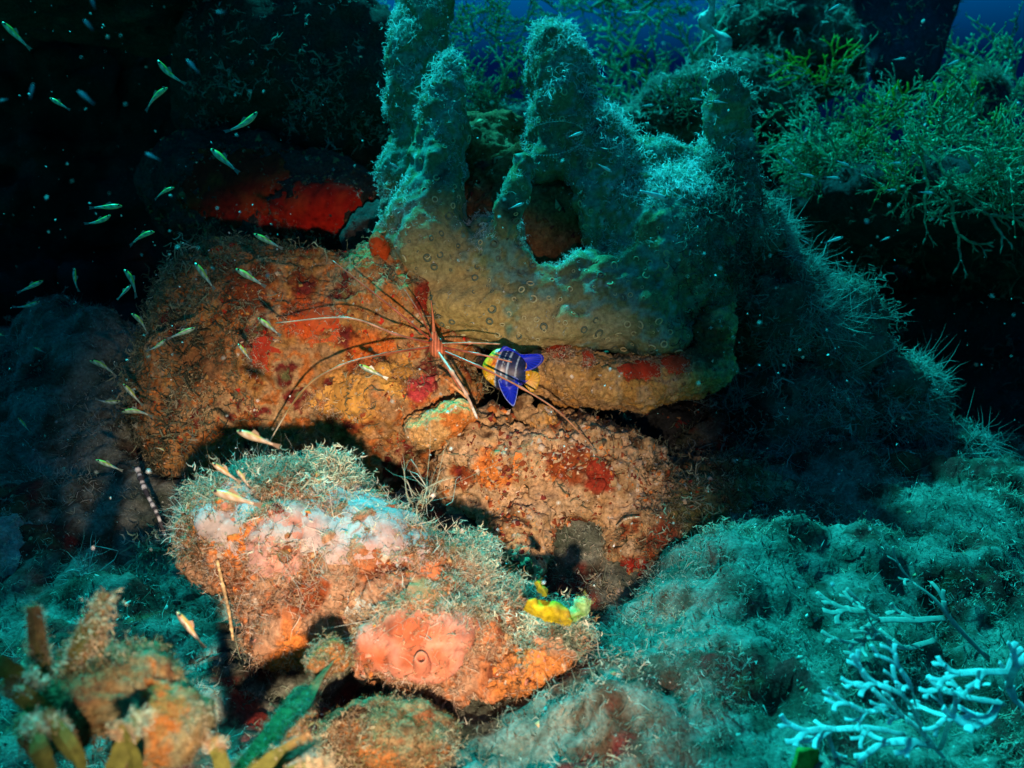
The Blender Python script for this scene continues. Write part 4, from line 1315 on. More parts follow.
fork_plant("pale whitish forked seaweed at the right edge with a club shaped tip", [
    ([(1040, 720, D), (1015, 700, D - .01), (1008, 680, D - .01)], 8, 6),
    ([(1010, 672, D - .01), (985, 672, D - .02), (960, 673, D - .02)], 5, 6),
    ([(1005, 704, D - .01), (970, 698, D - .02), (943, 690, D - .02)], 5, 6),
    ([(1000, 700, D - .01), (990, 718, D - .02), (972, 725, D - .03)], 5, 9),
    ([(1008, 690, D - .01), (1015, 668, D - .015), (1030, 655, D - .015)], 6, 7),
    ([(970, 722, D - .02), (960, 716, D - .02), (950, 716, D - .02)], 4, 5)], PALEW, 4)
D2 = 0.72
fork_plant("brown stemmed forked seaweed with pale tips, above the flat pale one", [
    ([(990, 660, D2), (960, 630, D2 - .01), (935, 600, D2 - .01), (912, 582, D2 - .02)], 7, 3),
    ([(945, 618, D2 - .01), (915, 620, D2 - .02), (878, 620, D2 - .03)], 5, 5),
    ([(880, 620, D2 - .03), (865, 612, D2 - .035), (848, 609, D2 - .04)], 4, 6),
    ([(868, 613, D2 - .035), (862, 605, D2 - .04)], 3, 5),
    ([(935, 640, D2 - .01), (905, 648, D2 - .03), (880, 638, D2 - .035)], 4.5, 4.5),
    ([(882, 639, D2 - .035), (866, 638, D2 - .04), (854, 642, D2 - .045)], 4, 5),
    ([(888, 640, D2 - .035), (874, 628, D2 - .04)], 3.5, 3)], (0.55, 0.56, 0.46), 5)

# --- seaweed blades in the lower left, overgrown at the tips
DB = 0.50
def blade_set(label, blades, clumps, seed):
    allp = np.array([P(*q) for b in blades for q in b[0]])
    base = np.array([allp[:, 0].mean(), allp[:, 1].mean(), allp[:, 2].min()])
    root = empty("blade_seaweed", base)
    tag(root, label, "seaweed")
    fz = []
    for bi, (ln, w, growth) in enumerate(blades):
        path = spline([P(*q) for q in ln], 14)
        m = len(path); d = ln[0][2]
        wid = np.array([0.72 * w * d / FPX * (0.65 + 0.5 * math.sin(math.pi * min(1, 0.15 + 0.75 * i / (m - 1)))) for i in range(m)])
        wid = wid * (1 + 0.05 * rng.normal(0, 1, m))
        v, f = ribbon(path, wid, unit(np.array([random.gauss(0, .3), -1, random.gauss(0.2, .3)])), 0.0009)
        t = np.repeat(np.linspace(0, 1, m), 4)
        k = ss(1 - growth, 1.0, t + 0.25 * fbm(v, 120, 3, .5, seed + bi))[:, None]
        c = np.array((0.13, 0.14, 0.03)) * (1 - k) + np.array((0.26, 0.15, 0.06)) * k
        c = c * (1 + 0.4 * fbm(v, 150, 3, .6, seed))[:, None]
        o = put("blade", v, f, M_LEAF, np.clip(c, .005, .9), root, smooth=False)
        # epiphytes on the blade's upper end and edges
        ne = int(120 + 640 * growth * w / 22)
        tt = 1 - np.minimum(1, growth * 1.3) * rng.random(ne) ** 0.8
        ix = np.clip((tt * (m - 1)).astype(int), 0, m - 2)
        p = path[ix] + (path[ix + 1] - path[ix]) * rng.random((ne, 1)) + RX * (wid[ix] * (rng.choice([-1, 1], ne) * (1 - 0.5 * rng.random(ne) ** 2)))[:, None]
        nn = unit(rng.normal(0, .6, (ne, 3)) + np.array([0, -.5, .5]))
        fv, ffc, fc = sprigs(np.repeat(p, 2, 0), np.repeat(nn, 2, 0), 0.0040, TURF_TAN + [(0.5, 0.5, 0.35)], seed + bi)
        e = put("epiphytes", fv, ffc, M_TURF, fc, o, kind="stuff")
        e.location = Vector(np.array([fv[:, 0].mean(), fv[:, 1].mean(), fv[:, 2].min()])) - o.location - root.location
    for ci, (shapes, pal) in enumerate(clumps):
        v, f, n, sm = rough_rock(shapes, 0.0022, k=0.01, amp=0.005, freq=60, fine=0.0014, seed=seed + 40 + ci, warp=0.006)
        o = put("overgrowth", v, f, M_ROCK, pigment(v, pal, 45, seed + ci), root)
        p, n = sample(v, f, n, 4600)
        fv, ffc, fc = sprigs(p, n, 0.0052, [(0.16, 0.08, 0.03), (0.30, 0.22, 0.10), (0.22, 0.24, 0.12), (0.40, 0.34, 0.22)], seed + 60 + ci)
        e = put("epiphytes", fv, ffc, M_TURF, fc, o, kind="stuff")
        e.location = Vector(np.array([fv[:, 0].mean(), fv[:, 1].mean(), fv[:, 2].min()])) - o.location - root.location
    return root
blade_set("green seaweed blades with brown overgrown tips in the lower left corner", [
    ([(48, 720, DB), (40, 660, DB), (33, 606, DB)], 12, 0.75), ([(52, 715, DB), (80, 650, DB - .01), (108, 594, DB)], 13, 0.65),
    ([(90, 680, DB), (97, 650, DB), (103, 624, DB)], 9, 0.9), ([(-20, 660, DB - .03), (5, 668, DB - .03), (35, 690, DB - .02)], 12, 0.2),
    ([(60, 730, DB - .02), (30, 700, DB - .03), (0, 684, DB - .03)], 12, 0.25), ([(55, 790, DB - .06), (40, 750, DB - .06), (32, 722, DB - .05)], 12, 0.15),
    ([(85, 790, DB - .06), (75, 755, DB - .07), (45, 715, DB - .06)], 14, 0.15), ([(100, 800, DB - .06), (125, 745, DB - .06), (142, 712, DB - .05)], 12, 0.3),
    ([(130, 800, DB - .05), (135, 760, DB - .06), (120, 725, DB - .06)], 11, 0.15)],
    [([E(105, 695, 0.50, 62, 36, 0.030), E(60, 722, 0.50, 40, 24, 0.022), E(165, 728, 0.49, 40, 34, 0.025), E(95, 672, 0.51, 24, 16, 0.015), E(155, 668, 0.56, 14, 16, .012)],
      [(0.07, 0.07, 0.03), BROWN, (0.18, 0.12, 0.05), (0.16, 0.15, 0.08), (0.30, 0.12, 0.03), OLIVE])], 301)
blade_set("overgrown seaweed blades slanting up to the boulder from the lower edge", [
    ([(215, 810, DB), (290, 715, DB + .05), (342, 648, DB + .12)], 17, 1.0), ([(230, 800, DB - .03), (270, 765, DB - .03), (312, 738, DB - .02)], 13, 0.3),
    ([(225, 800, DB - .02), (222, 765, DB - .02), (212, 738, DB - .02)], 10, 0.15), ([(260, 810, DB - .05), (290, 775, DB - .05), (325, 765, DB - .05)], 10, 0.2)],
    [([E(335, 660, 0.61, 16, 14, 0.012), E(300, 705, 0.57, 22, 14, 0.012, 45), E(390, 740, 0.62, 62, 34, 0.03)], [RUST, (0.34, 0.14, 0.04), BROWN, (0.22, 0.16, 0.08), RUST])], 331)
# stubby green blade at the lower edge
pth = spline([P(803, 790, 0.58), P(806, 765, 0.58), P(808, 748, 0.58)], 8)
v, f = ribbon(pth, [0.006, 0.007, 0.0075, 0.008, 0.0078, 0.007, 0.0066, .0065, .006][:len(pth)] + [0.006] * max(0, len(pth) - 9), None, 0.001)
o = put("blade_seaweed", v, f, M_LEAF, np.tile((0.10, 0.34, 0.06), (len(v), 1)))
tag(o, "single stubby bright green blade at the lower edge beside the pale forked weed", "seaweed")
# green yellow scrap
o = lobes("weed_scrap", "yellow green scrap of weed lying on the teal turf", "seaweed", [E(790, 605, 0.76, 10, 4, 0.004, -30), E(782, 599, .76, 6, 3, .003, -40)], [(0.35, 0.45, 0.06), (0.55, 0.55, 0.2)])

# thin spotted arms and stalks
def rod(name, label, cat, pts_, r0, r1, band, mat=M_NUB, n=40):
    path = spline(pts_, n)
    rad = np.linspace(r0, r1, len(path)) * (1 + 0.15 * rng.normal(0, 1, len(path)))
    v, f = tube(path, rad, 6)
    c = np.array([band[0] if (math.sin(i * 1.9) + math.sin(i * .77)) > 0.35 else band[1] for i in range(len(path))])
    o = put(name, v, f, mat, np.repeat(c, 6, 0))
    return tag(o, label, cat)
rod("brittle_star_arm", "thin dark brittle star arm with white spots reaching down beside the slab", "brittle star", [P(137, 468, 0.86), P(146, 492, 0.85), P(158, 516, 0.84), P(168, 545, 0.84)], 0.0022, 0.0011, [(0.75, 0.75, 0.72), (0.05, 0.05, 0.06)])
rod("hydroid_stalk", "thin upright tan stalk against the boulder's left end", "hydroid", [P(217, 560, 0.68), P(224, 590, 0.68), P(229, 612, 0.67), P(233, 640, 0.67)], 0.0012, 0.0009, [(0.66, 0.5, 0.25), (0.4, 0.28, 0.14)])
rod("hydroid_stalk", "short curved pale stalk on the rubble slope", "hydroid", [P(617, 526, 0.86), P(626, 519, 0.85), P(640, 517, 0.85)], 0.0009, 0.0007, [(0.7, 0.6, 0.45), (0.5, 0.36, 0.2)])
# feathery crown of a small worm-like tuft
def tuft(label, px, py, d, cnt, L, col, seed, name="feather_tuft", cat="tuft"):
    base = P(px, py, d)
    p = base + rng.normal(0, 0.0025, (cnt, 3))
    v, f, c = filaments(p, np.tile((0, -.4, .9), (cnt, 1)), L, 0.0009, col, 3, 1.7, .5, .8, 5, 1.3, seed)
    o = put(name, v, f, M_TURF, c)
    return tag(o, label, cat)
tuft("small feathery teal tuft standing on the dim left seabed", 85, 580, 0.80, 22, 0.022, [(0.4, .48, .45), (.3, .36, .33)], 3)
tuft("tiny pale feathery tuft on the crest of the shaggy boulder", 425, 500, 0.72, 14, 0.02, TURF_PALE, 4)
# dotted ring of fine bristles in front of the middle finger
ring_c = V3(553, 138, 0.92)
vs, fs, o_ = [], [], 0
for i in range(64):
    a = 2 * math.pi * i / 64
    c = ring_c + np.array([31 * math.cos(a), 18 * math.sin(a) + 4 * math.cos(a), 0]) * 0.92 / FPX + np.array([0, 0, 0.006 * math.sin(a)])
    dv = np.array([math.cos(a) * 31, math.sin(a) * 18, 0]); dv /= np.linalg.norm(dv)
    v, f = tube([to_world(c), to_world(c + dv * 0.0022)], [0.00022, 0.00012], 3)
    vs.append(v); fs += [[q + o_ for q in ff] for ff in f]; o_ += len(v)
rp = np.array([to_world(ring_c + np.array([31 * math.cos(a), 18 * math.sin(a) + 4 * math.cos(a), 0]) * 0.92 / FPX + np.array([0, 0, 0.006 * math.sin(a)])) for a in np.linspace(0, 2 * math.pi, 49)])
rp = rp + rng.normal(0, 0.0003, rp.shape)
v, f = tube(rp, [0.00011] * 49, 3, False)
M_BRISTLE = mat_flat("pale_bristle", (0.35, 0.37, 0.35), 0.8)
ringo = put("bristle_ring", v, f, M_BRISTLE)
tag(ringo, "faint ring of fine pale bristles in front of the middle sponge finger", "feeding crown")
put("bristles", np.concatenate(vs), fs, M_BRISTLE, None, ringo, kind="stuff")

# ================================================================== ARROW CRAB
DC = 0.865
M_CRAB = mat_albedo("crab_shell", rough=0.4, spec=0.5, var=0.25, vscale=350)
crab = empty("arrow_crab", P(436, 352, DC))
tag(crab, "spindly reddish arrow crab with hair-thin legs spread over the orange slab", "crab")
cv, cf = surface([E(436, 345, DC, 6.5, 8, 0.006), E(438, 351, DC, 8, 7, 0.007), E(434, 337, DC, 3.5, 7, 0.004)], 0.0008, 0.003)
cc = np.array((0.55, 0.16, 0.07)) * (1 + 0.5 * np.sin(cv[:, 0] * 2600))[:, None]
put("body", cv, cf, M_CRAB, np.clip(cc, 0.03, .8), crab)
rp = spline([P(434, 336, DC), P(433, 318, DC - .006), P(431, 300, DC - .014)], 8)
v, f = tube(rp, np.linspace(0.0017, 0.0003, len(rp)), 6)
put("rostrum", v, f, M_CRAB, np.tile((0.6, 0.18, 0.08), (len(v), 1)), crab)
for sx in (-1, 1):
    v, f = surface([E(436 + sx * 5, 340, DC - .004, 1.8, 1.8, 0.0015)], 0.0004, 0)
    put("eye", v, f, M_CRAB, np.tile((0.02, 0.015, 0.015), (len(v), 1)), crab)
def leg(name, pts_, r0, r1, c0, c1, tipc=None, label=None):
    path = spline([P(*q) for q in pts_], 30)
    m = len(path)
    rad = np.linspace(r0, r1, m) * 0.74
    for j in range(1, len(pts_) - 1):                      # swollen joints
        k = int(j * (m - 1) / (len(pts_) - 1)); rad[max(k - 0, 0):k + 1] *= 1.6
    v, f = tube(path, rad, 6)
    t = np.linspace(0, 1, m)[:, None]
    c = np.array(c0) * (1 - t) + np.array(c1) * t
    c = c * (1 + 0.25 * np.sin(np.arange(m) * 1.4))[:, None]
    if tipc is not None:
        c[-5:] = tipc
    o = put(name, v, f, M_CRAB, np.clip(np.repeat(c, 6, 0), .01, .9), crab)
    if label: o["label"] = label
    return o
RB, TB = (0.36, 0.06, 0.03), (0.46, 0.14, 0.07)
leg("leg", [(431, 340, DC), (395, 310, DC - .018), (333, 261, DC - .004)], 0.0013, 0.0007, RB, TB)
leg("leg", [(430, 343, DC), (395, 334, DC - .03), (347, 318, DC - .035), (276, 323, DC + .0)], 0.0013, 0.0007, RB, (0.66, 0.42, 0.28))
leg("leg", [(430, 347, DC), (385, 354, DC - .03), (340, 366, DC - .04), (300, 394, DC - .035), (257, 463, DC - .0)], 0.0014, 0.0008, RB, (0.36, 0.24, 0.09), (.6, .5, .35))
leg("leg", [(432, 338, DC), (420, 314, DC - .02), (405, 290, DC - .01)], 0.0011, 0.0006, RB, TB)
leg("leg", [(441, 344, DC), (470, 343, DC - .02), (500, 344, DC - .012)], 0.0013, 0.0008, (0.5, .16, .08), (0.62, 0.3, 0.18))
leg("leg", [(441, 347, DC), (478, 354, DC - .025), (512, 362, DC - .022)], 0.0013, 0.0008, RB, (0.55, 0.22, 0.14))
leg("leg", [(441, 350, DC), (478, 366, DC - .03), (522, 388, DC - .035), (560, 413, DC - .03), (594, 448, DC - .005)], 0.0014, 0.0007, RB, (0.5, 0.26, 0.14))
leg("leg", [(438, 352, DC), (446, 366, DC - .018), (462, 392, DC - .012)], 0.0012, 0.0008, RB, TB)
leg("claw", [(437, 350, DC - .003), (452, 372, DC - .03), (466, 394, DC - .03), (477, 418, DC - .015)], 0.0019, 0.0015, (0.6, 0.3, 0.16), (0.62, 0.5, 0.42), (0.86, 0.84, 0.8), "claw arm with a whitish pincer tip")
leg("claw", [(440, 376, DC - .006), (452, 385, DC - .018), (467, 398, DC - .018)], 0.0022, 0.0013, (0.72, 0.30, 0.09), (0.66, 0.28, 0.1), None, "shorter orange claw arm")

# ================================================================== ANGELFISH
DF = 0.868
def fz(px, py, off=0.0):
    return P(px, py, DF + off)
fish = empty("angelfish", P(512, 372, DF))
tag(fish, "young dark blue angelfish with pale bars, yellow face and yellow tail, half in the crevice", "fish")
M_FISH = mat_albedo("fish_scales", rough=0.35, spec=0.5, var=0.12, vscale=400)
M_FIN = mat_albedo("fish_fin", rough=0.4, spec=0.4, var=0.1, vscale=300, trans=0.35)
bv, bf = surface([E(507, 369, DF, 19, 21, 0.0080, -14), E(499, 367, DF, 12, 17, 0.0078), E(520, 373, DF, 12, 11, 0.005), E(490, 369, DF, 7, 9, 0.006)], 0.0009, 0.006)
bx, by, _z = project(bv)
cx = bx - 0.010 * (by - 372) ** 2 * np.sign(1) + 0.12 * (by - 372)          # bars bow with the flank
col = np.tile((0.012, 0.02, 0.075), (len(bv), 1))
col[cx < 494.5] = (0.80, 0.42, 0.01)
col[(cx < 495) & (cx > 490) & (by < 366)] = (0.75, 0.2, 0.02)
for c0, w in ((495.0, 0.75), (501.0, 0.35), (506.5, 0.95), (515.5, 0.7)):
    kk = (np.clip(1.35 - np.abs(cx - c0) / w, 0, 1) * 0.8)[:, None]
    col = col * (1 - kk) + np.array((0.45, 0.62, 0.78)) * kk
col[bx > 526] = (0.80, 0.42, 0.01)
lowb = (by > 380) & (cx > 500); col[lowb] = col[lowb] * .3 + np.array((0.01, 0.015, 0.5)) * .7
col = np.clip(col * (1 + 0.5 * fbm(bv, 500, 2, .5, 3) - 0.35 * (worley(bv, 620, 4) > 0.62))[:, None], 0.004, .9)
put("body", bv, bf, M_FISH, col, fish)
def fin(name, outline, col, edge, off=0.0, thick=0.0006, label=None, centre=None, curve=0.0):
    """a fin membrane with real thickness and a pale margin"""
    pts2 = np.array(outline, float)
    pts2 = spline([np.array(q) for q in list(outline) + [outline[0]]], len(outline) * 4)[:-1]
    m = len(pts2)
    c2 = pts2.mean(0) if centre is None else np.array(centre)
    rings = [0.0, 0.45, 0.86, 1.0]
    v, cl = [], []
    for side in (-1, 1):
        for ri, r in enumerate(rings):
            for qi, q in enumerate(pts2):
                pp = c2 + (q - c2) * max(r, 0.02)
                th = thick * side * (1 - 0.8 * r) * (1.0 + 0.5 * (qi % 2))
                v.append(fz(pp[0], pp[1], off + th + curve * r * r)); cl.append(np.clip(np.array(edge if ri == 3 else col) * ((0.55, 1.25)[qi % 2] if ri == 2 else (0.8, 1.05)[qi % 2]), 0, .9))
    f = []
    nr = len(rings)
    for s in (0, 1):
        o = s * nr * m
        for ri in range(nr - 1):
            for i in range(m):
                q = [o + ri * m + i, o + ri * m + (i + 1) % m, o + (ri + 1) * m + (i + 1) % m, o + (ri + 1) * m + i]
                f.append(q if s else q[::-1])
    a, b = (nr - 1) * m, nr * m + (nr - 1) * m
    for i in range(m):
        f.append([a + i, b + i, b + (i + 1) % m, a + (i + 1) % m])
    o = put(name, np.array(v), f, M_FIN, np.array(cl), fish)
    if label: o["label"] = label
    return o
BLUE, EDGE = (0.012, 0.04, 0.80), (0.25, 0.38, 0.9)
fin("dorsal_fin", [(498, 352), (504, 346), (512, 349), (520, 354), (530, 354), (540, 354), (544, 358), (541, 364), (534, 369), (526, 371), (518, 371), (510, 366), (502, 360)], BLUE, (0.02, 0.04, 0.5), -0.002, curve=-.004)
fin("anal_fin", [(498, 380), (500, 388), (505, 398), (511, 405), (514, 406), (516, 400), (518, 390), (519, 380), (512, 376), (504, 376)], BLUE, EDGE, -0.003, curve=-.005)
fin("tail_fin", [(521, 372), (528, 371), (537, 372), (540, 378), (537, 388), (532, 392), (527, 388), (523, 382)], (0.80, 0.42, 0.008), (0.85, 0.5, 0.05), -0.001)
fin("pectoral_fin", [(495, 372), (490, 370), (485, 374), (487, 380), (494, 379)], (0.85, 0.5, 0.02), (0.8, 0.45, 0.02), -0.008)
ev, ef = surface([E(489, 366, DF - .006, 1.8, 1.8, 0.0015)], 0.0004, 0)
put("eye", ev, ef, M_FISH, np.tile((0.01, 0.01, 0.02), (len(ev), 1)), fish)

# ================================================================== GOBIES
M_GOBY = mat_albedo("goby_skin", rough=0.3, spec=0.6, var=0.1, trans=0.3)
def goby_meshes(tint, stripe, dots, bend=0.0):
    L = 0.022
    ts = np.linspace(0, 1, 9)
    rad = np.array([0.0006, 0.0016, 0.0021, 0.0022, 0.0020, 0.0016, 0.0012, 0.0009, 0.0007])
    sides = 8
    v, c = [], []
    for i, t in enumerate(ts):
        for s in range(sides):
            a = 2 * math.pi * s / sides
            v.append((t * L, math.cos(a) * rad[i] * 0.8, math.sin(a) * rad[i]))
            cc = tint
            if math.sin(a) > 0.5 and t < .75: cc = stripe
            if abs(math.sin(a)) < .3 and i % 2 == 0 and 0.2 < t: cc = dots
            c.append(cc)
    f = []
    for i in range(8):
        for s in range(sides):
            f.append([i * sides + s, (i + 1) * sides + s, (i + 1) * sides + (s + 1) % sides, i * sides + (s + 1) % sides])
    f.append(list(range(sides))); f.append([8 * sides + s for s in range(sides)][::-1])
    body = mesh_of("body", np.array(v), f, np.array(c))
    tl = [(0.98 * L, 0, 0.0007), (1.2 * L, 0.0003, 0.0014), (1.17 * L, 0.0003, 0), (1.2 * L, 0.0003, -0.0014), (0.98 * L, 0, -0.0007)]
    tv = np.array([(x, y + s * 0.00015, z) for s in (-1, 1) for x, y, z in tl])
    tf = [[0, 1, 2], [0, 2, 4], [2, 3, 4], [7, 6, 5], [9, 7, 5], [9, 8, 7]] + [[i, i + 5, (i + 1) % 5 + 5, (i + 1) % 5] for i in range(5)]
    tail = mesh_of("tail_fin", tv, tf, np.tile(np.array(tint) * .5, (10, 1)), False)
    dl = [(0.35 * L, 0, 0.0019), (0.42 * L, 0, 0.0042), (0.55 * L, 0, 0.0030), (0.62 * L, 0, 0.0014)]
    dv = np.array([(x, s * 0.0001, z) for s in (-1, 1) for x, y, z in dl])
    df = [[0, 1, 2, 3], [7, 6, 5, 4]] + [[i, i + 4, (i + 1) % 4 + 4, (i + 1) % 4] for i in range(4)]
    dors = mesh_of("dorsal_fin", dv, df, np.tile(np.array(tint) * .8, (8, 1)), False)
    ey = mesh_of("eye", ICO_V * 0.0009, ICO_F, np.tile((0.01, 0.012, 0.03), (12, 1)))
    for me in (body, tail, dors):
        for q in me.vertices:
            q.co.z += bend * L * (q.co.x / L - 0.35) ** 2
    for me in (body, tail, dors, ey):
        me.materials.append(M_GOBY)
    return L, body, tail, dors, ey
KIND_Y = goby_meshes((0.32, 0.42, 0.36), (0.72, 0.78, 0.10), (0.80, 0.88, 0.84))
KIND_Y2 = goby_meshes((0.28, 0.40, 0.36), (0.70, 0.78, 0.12), (0.80, 0.88, 0.84), 0.28)
KIND_Y3 = goby_meshes((0.34, 0.42, 0.34), (0.74, 0.76, 0.10), (0.75, 0.85, 0.7), -0.32)
KIND_O = goby_meshes((0.62, 0.44, 0.30), (0.85, 0.55, 0.16), (0.8, 0.75, 0.66))
KIND_C = goby_meshes((0.45, 0.62, 0.62), (0.6, 0.78, 0.75), (0.8, 0.88, 0.88))
KIND_B = goby_meshes((0.30, 0.50, 0.60), (0.35, 0.6, 0.7), (0.5, 0.72, 0.8))
proto = {}
def goby(hx, hy, tx, ty, d, kind, label, group, dz=0.0):
    L, body, tail, dors, ey = kind
    key = id(kind)
    if key not in proto:
        r = bpy.data.objects.new("goby", None); r.empty_display_size = 0.005
        COL.objects.link(r)
        ch = []
        for nm, me, loc in (("body", body, (0, 0, 0)), ("tail_fin", tail, (0, 0, 0)), ("dorsal_fin", dors, (0, 0, 0)), ("eye", ey, (0.0022, 0.0012, 0.0007)), ("eye", ey, (0.0022, -0.0012, 0.0007))):
            c = bpy.data.objects.new(nm, me); COL.objects.link(c); c.parent = r; c.location = loc
            ch.append(c)
        proto[key] = (r, ch)
    else:
        r0, c0 = proto[key]
        r = r0.copy(); COL.objects.link(r)
        for c in c0:
            k = c.copy(); COL.objects.link(k); k.parent = r
    a, b = P(hx, hy, d), P(tx, ty, d + dz)
    ax = Vector(b - a)
    s = ax.length / (L * 1.2)
    xq = ax.normalized()
    yq = Vector(FZ) - xq * xq.dot(Vector(FZ)); yq.normalize()
    zq = xq.cross(yq)
    if zq.z < 0:
        yq, zq = -yq, -zq
    r.location = a
    r.rotation_euler = Matrix((xq, yq, zq)).transposed().to_euler()
    s2 = min(s, 1.7)
    r.scale = (s, s2, s2)
    tag(r, label, "fish", group)
    return r
GL = ['striped goby slanting down in the upper left corner of the black water',
      "goby slanting down beside the overhang's edge, just above another pointing the other way",
      'goby nose up right, just below one slanting the other way near the overhang',
      'small goby slanting down alone, between blurred blue fish',
      "larger greenish goby nose up right in front of the overhang's dark fringe",
      'short goby nose right, left of the dim red sponge',
      'level goby, upper of a close pair in the black cave',
      'goby nose up right, lower of a close pair in the black cave',
      'goby nose up right, below and right of the close pair in the cave',
      'goby nose up right, upper of two at the left edge above the dim boulder',
      'goby hanging straight nose up above the dim boulder',
      "longer of two crossing gobies in the cave's middle, slanting down right",
      "shorter of two crossing gobies in the cave's middle, nose up right",
      'dim goby nose right, lower of two at the left edge above the dim boulder',
      'goby slanting down right just under the two crossing gobies',
      "goby nose up right against the slab's shaggy left end, upper of two",
      "goby nose up right beside the slab's shaggy left end, lower of two",
      'plump goby slanting right before the dim boulder, above three near the slab',
      'goby slanting down right, topmost of three close together left of the slab',
      'level goby with its nose right, middle of three close together left of the slab',
      'arched goby nose left, lowest of three close together left of the slab',
      'faint goby slanting down before the dim left boulder',
      'goby cut by the left edge in front of the dim boulder',
      "goby cut by the left edge above the dim boulder's top",
      "faint bluish goby over the dim boulder's crest",
      "tiny faint goby low on the dim boulder's face",
      "short bright green goby at the slab's lower left foot"]
GG = "gobies hovering before the black cave"
for gi, (hx, hy, tx, ty, d) in enumerate([(2, 22, 31, 50, .72), (157, 61, 182, 88, .80), (167, 87, 142, 107, .80), (50, 98, 70, 110, .85), (258, 113, 228, 137, .78), (174, 187, 153, 196, .85),
                            (122, 206, 89, 208, .85), (111, 216, 86, 228, .85), (154, 231, 128, 241, .84), (43, 281, 17, 293, .88), (74, 268, 75, 292, .88), (125, 269, 141, 295, .84), (131, 285, 117, 300, .86),
                            (40, 302, 14, 311, .92), (132, 313, 151, 331, .84), (195, 328, 167, 339, .84), (166, 340, 148, 354, .84), (90, 360, 119, 372, .86), (123, 384, 143, 406, .85),
                            (120, 402, 95, 403, .87), (122, 411, 153, 411, .84), (18, 418, 31, 433, .9), (0, 410, -14, 416, .9), (4, 335, -10, 334, .9), (33, 347, 46, 353, 1.0), (36, 450, 48, 449, 1.0), (165, 451, 155, 446, .85)]):
    goby(hx, hy, tx, ty, d, (KIND_Y, KIND_Y2, KIND_Y3)[gi % 3], GL[gi], GG, rng.normal(0, .004))
UNIQ = [(211, 149, 239, 173, .82, KIND_Y, "bright striped goby in front of the dim red sponge sheet"),
        (195, 263, 215, 290, .82, KIND_Y, "white dotted goby just clear of the slab's shaggy upper end"),
        (236, 269, 266, 287, .80, KIND_Y, "goby with a clear dark eye over the slab's upper edge"),
        (254, 234, 283, 249, .82, KIND_Y, "goby below the red sponge sheet, above the crusted slab"),
        (258, 318, 281, 336, .80, KIND_Y, "goby beside the vivid orange red patch on the slab"),
        (359, 365, 388, 379, .80, KIND_Y, "pale goby over the ochre patches, under the crab's long bent leg"),
        (238, 344, 252, 362, .82, KIND_Y, "small goby over the shaggy end of the slab"),
        (96, 460, 123, 471, .80, KIND_Y, "yellowish goby with a white nose above the spotted brittle star arm"),
        (237, 431, 280, 447, .62, KIND_O, "larger blurred pale goby close to the lens above the boulder"),
        (212, 463, 241, 483, .66, KIND_O, "warm coloured goby just above the boulder's left end"),
        (236, 469, 251, 489, .68, KIND_O, "short orange goby tail on beside the boulder's crest"),
        (212, 491, 262, 506, .64, KIND_O, "long pale orange goby lying across the boulder's bluish sponge"),
        (177, 612, 205, 649, .60, KIND_O, "bright orange goby in the dark gap left of the boulder")]
for (hx, hy, tx, ty, d, kd, lb) in UNIQ:
    goby(hx, hy, tx, ty, d, kd, lb, "gobies over the rocks", rng.normal(0, .003))
BLL = ['blurred blue fish cut by the top edge at the upper left',
       'oval blurred blue fish just under one cut by the top edge',
       'round blurred blue fish left of the small slanting goby',
       'bright long blurred blue fish right of the small slanting goby',
       "blurred blue fish against the overhang's dark edge",
       'level blurred blue fish left of the dim red sponge',
       "blurred blue speck of a fish at the overhang's top",
       'blurred blue fish cut by the left edge']
for gi, (hx, hy, tx, ty, d) in enumerate([(91, -2, 95, 9, .45), (84, 20, 93, 30, .45), (33, 84, 30, 99, .45), (78, 91, 94, 104, .45), (187, 60, 199, 73, .5), (145, 153, 160, 160, .5), (216, 12, 226, 12, .45), (-2, 101, 8, 99, .5)]):
    goby(hx, hy, tx, ty, d, KIND_B, BLL[gi], "blurred blue fish in the upper left")
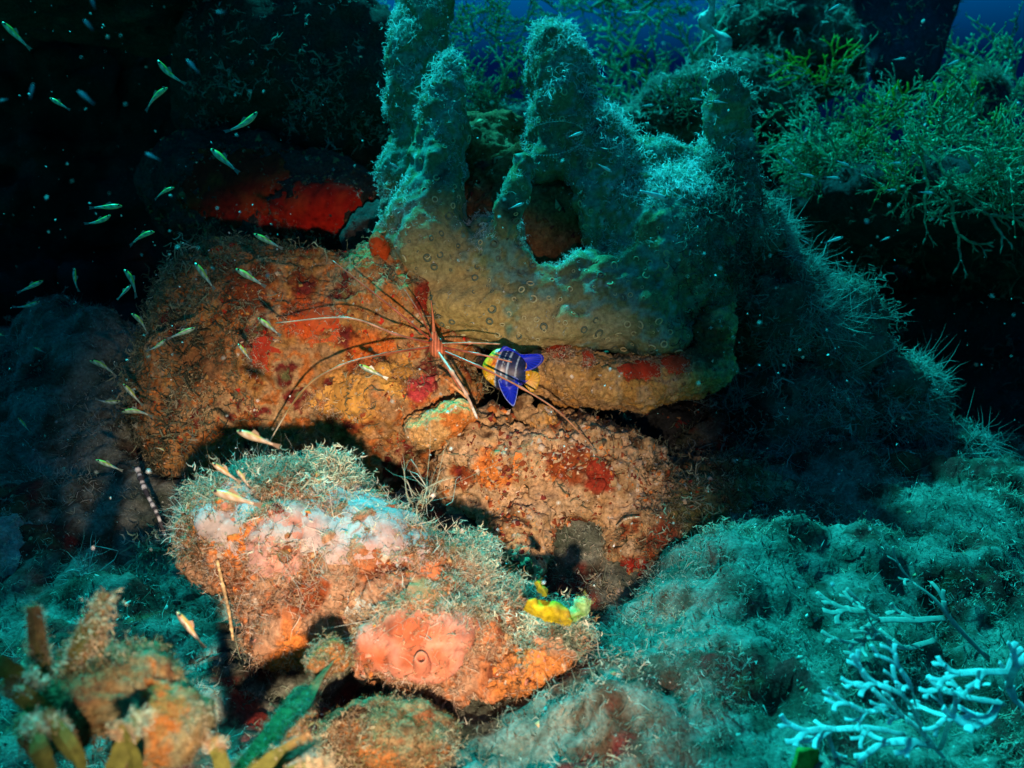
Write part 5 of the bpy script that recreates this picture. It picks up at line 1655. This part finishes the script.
CLL = ['long pale fish level near the top edge, over the gap between two sponge fingers',
       'upper of two pale fish between the middle and right sponge fingers',
       'lower of two pale fish between the middle and right sponge fingers',
       'pale fish at the top edge beside the twisted weed ribbon',
       "pale fish just right of the right sponge finger's tip",
       'tiny pale fish by the top edge right of the middle sponge finger',
       "pale fish nose down right over the black hollow, beside the sponge's shoulder",
       'pale fish nose up right over the black hollow beneath the seaweed',
       'pale fish crossing the joined dark tube sponges',
       'small pale fish in the green weed below left of the tube sponges',
       'pale fish under the trailing weed, left of two in line',
       'pale fish under the trailing weed, right of two in line',
       "pale fish, left of two at the drooping weed's edge",
       "pale fish, right of two at the drooping weed's edge",
       'pale fish in the hollow under the drooping olive weed',
       'pale fish near the top edge left of the joined tube sponges',
       "pale fish among the drooping olive weed's upper fronds",
       "pale fish slanting down beside the sponge's right finger",
       'small pale fish against the sponge below the faint bristle ring',
       'pale fish, left of two at the right sponge finger',
       "pale fish crossing the right sponge finger's face",
       'lowest pale fish over the weedy rock between the fingers',
       'pale fish in front of the tall seaweed bush',
       'pale fish at the right edge over the drooping spray']
for gi, (hx, hy, tx, ty, d) in enumerate([(642, 13, 622, 13, 1.05), (641, 74, 628, 70, 1.0), (623, 86, 611, 86, 1.0), (741, 5, 728, 8, .9), (751, 61, 738, 57, .9), (604, 11, 612, 12, 1.2),
                            (809, 244, 800, 239, .9), (843, 237, 824, 243, .95), (906, 58, 892, 60, 1.1), (850, 166, 835, 160, 1.0), (815, 177, 798, 173, .9), (840, 178, 824, 177, 1.0), (897, 190, 885, 190, 1.1),
                            (934, 193, 918, 192, 1.1), (890, 237, 880, 241, 1.1), (841, 4, 826, 12, 1.0), (902, 163, 888, 163, 1.1), (783, 158, 797, 168, 1.0), (612, 172, 596, 163, .9), (690, 99, 705, 100, 1.1), (712, 101, 728, 103, .93),
                            (654, 105, 640, 106, 1.15), (960, 60, 945, 66, 1.2), (1008, 190, 990, 196, 1.2)]):
    goby(hx, hy, tx, ty, d, KIND_C, CLL[gi], "pale cyan fish among the weed")
for (hx, hy, tx, ty, d, lb) in [(668, 199, 634, 189, .86, "slender white fish in front of the teal sponge's dark shoulder"), (583, 132, 566, 138, .86, "small white fish inside the faint bristle ring"),
                                (524, 203, 508, 209, .86, "small pale fish in front of the rusty gap's upper edge"), (390, 163, 402, 170, .9, "tiny pale fish in front of the overhang's dark underside")]:
    goby(hx, hy, tx, ty, d, KIND_C, lb, "pale fish before the sponge")

# ================================================================== DRIFTING SPECKS
N = 1500
u = rng.random((N, 3))
ppx = u[:, 0] * W; ppy = u[:, 1] * H * 0.78
dd = 0.45 + 0.55 * u[:, 2]
pw = np.array([P(a, b, c) for a, b, c in zip(ppx, ppy, dd)])
v, f, c = nubs(pw, unit(rng.normal(0, 1, (N, 3))), 0.0006, [(0.8, 0.84, 0.8), (0.6, 0.65, 0.6)], 5)
o = put("drifting_specks", v, f, M_NUB, c)
tag(o, "fine pale specks drifting in the water", None, None, "stuff")
# larger pale flecks stuck on the rocks
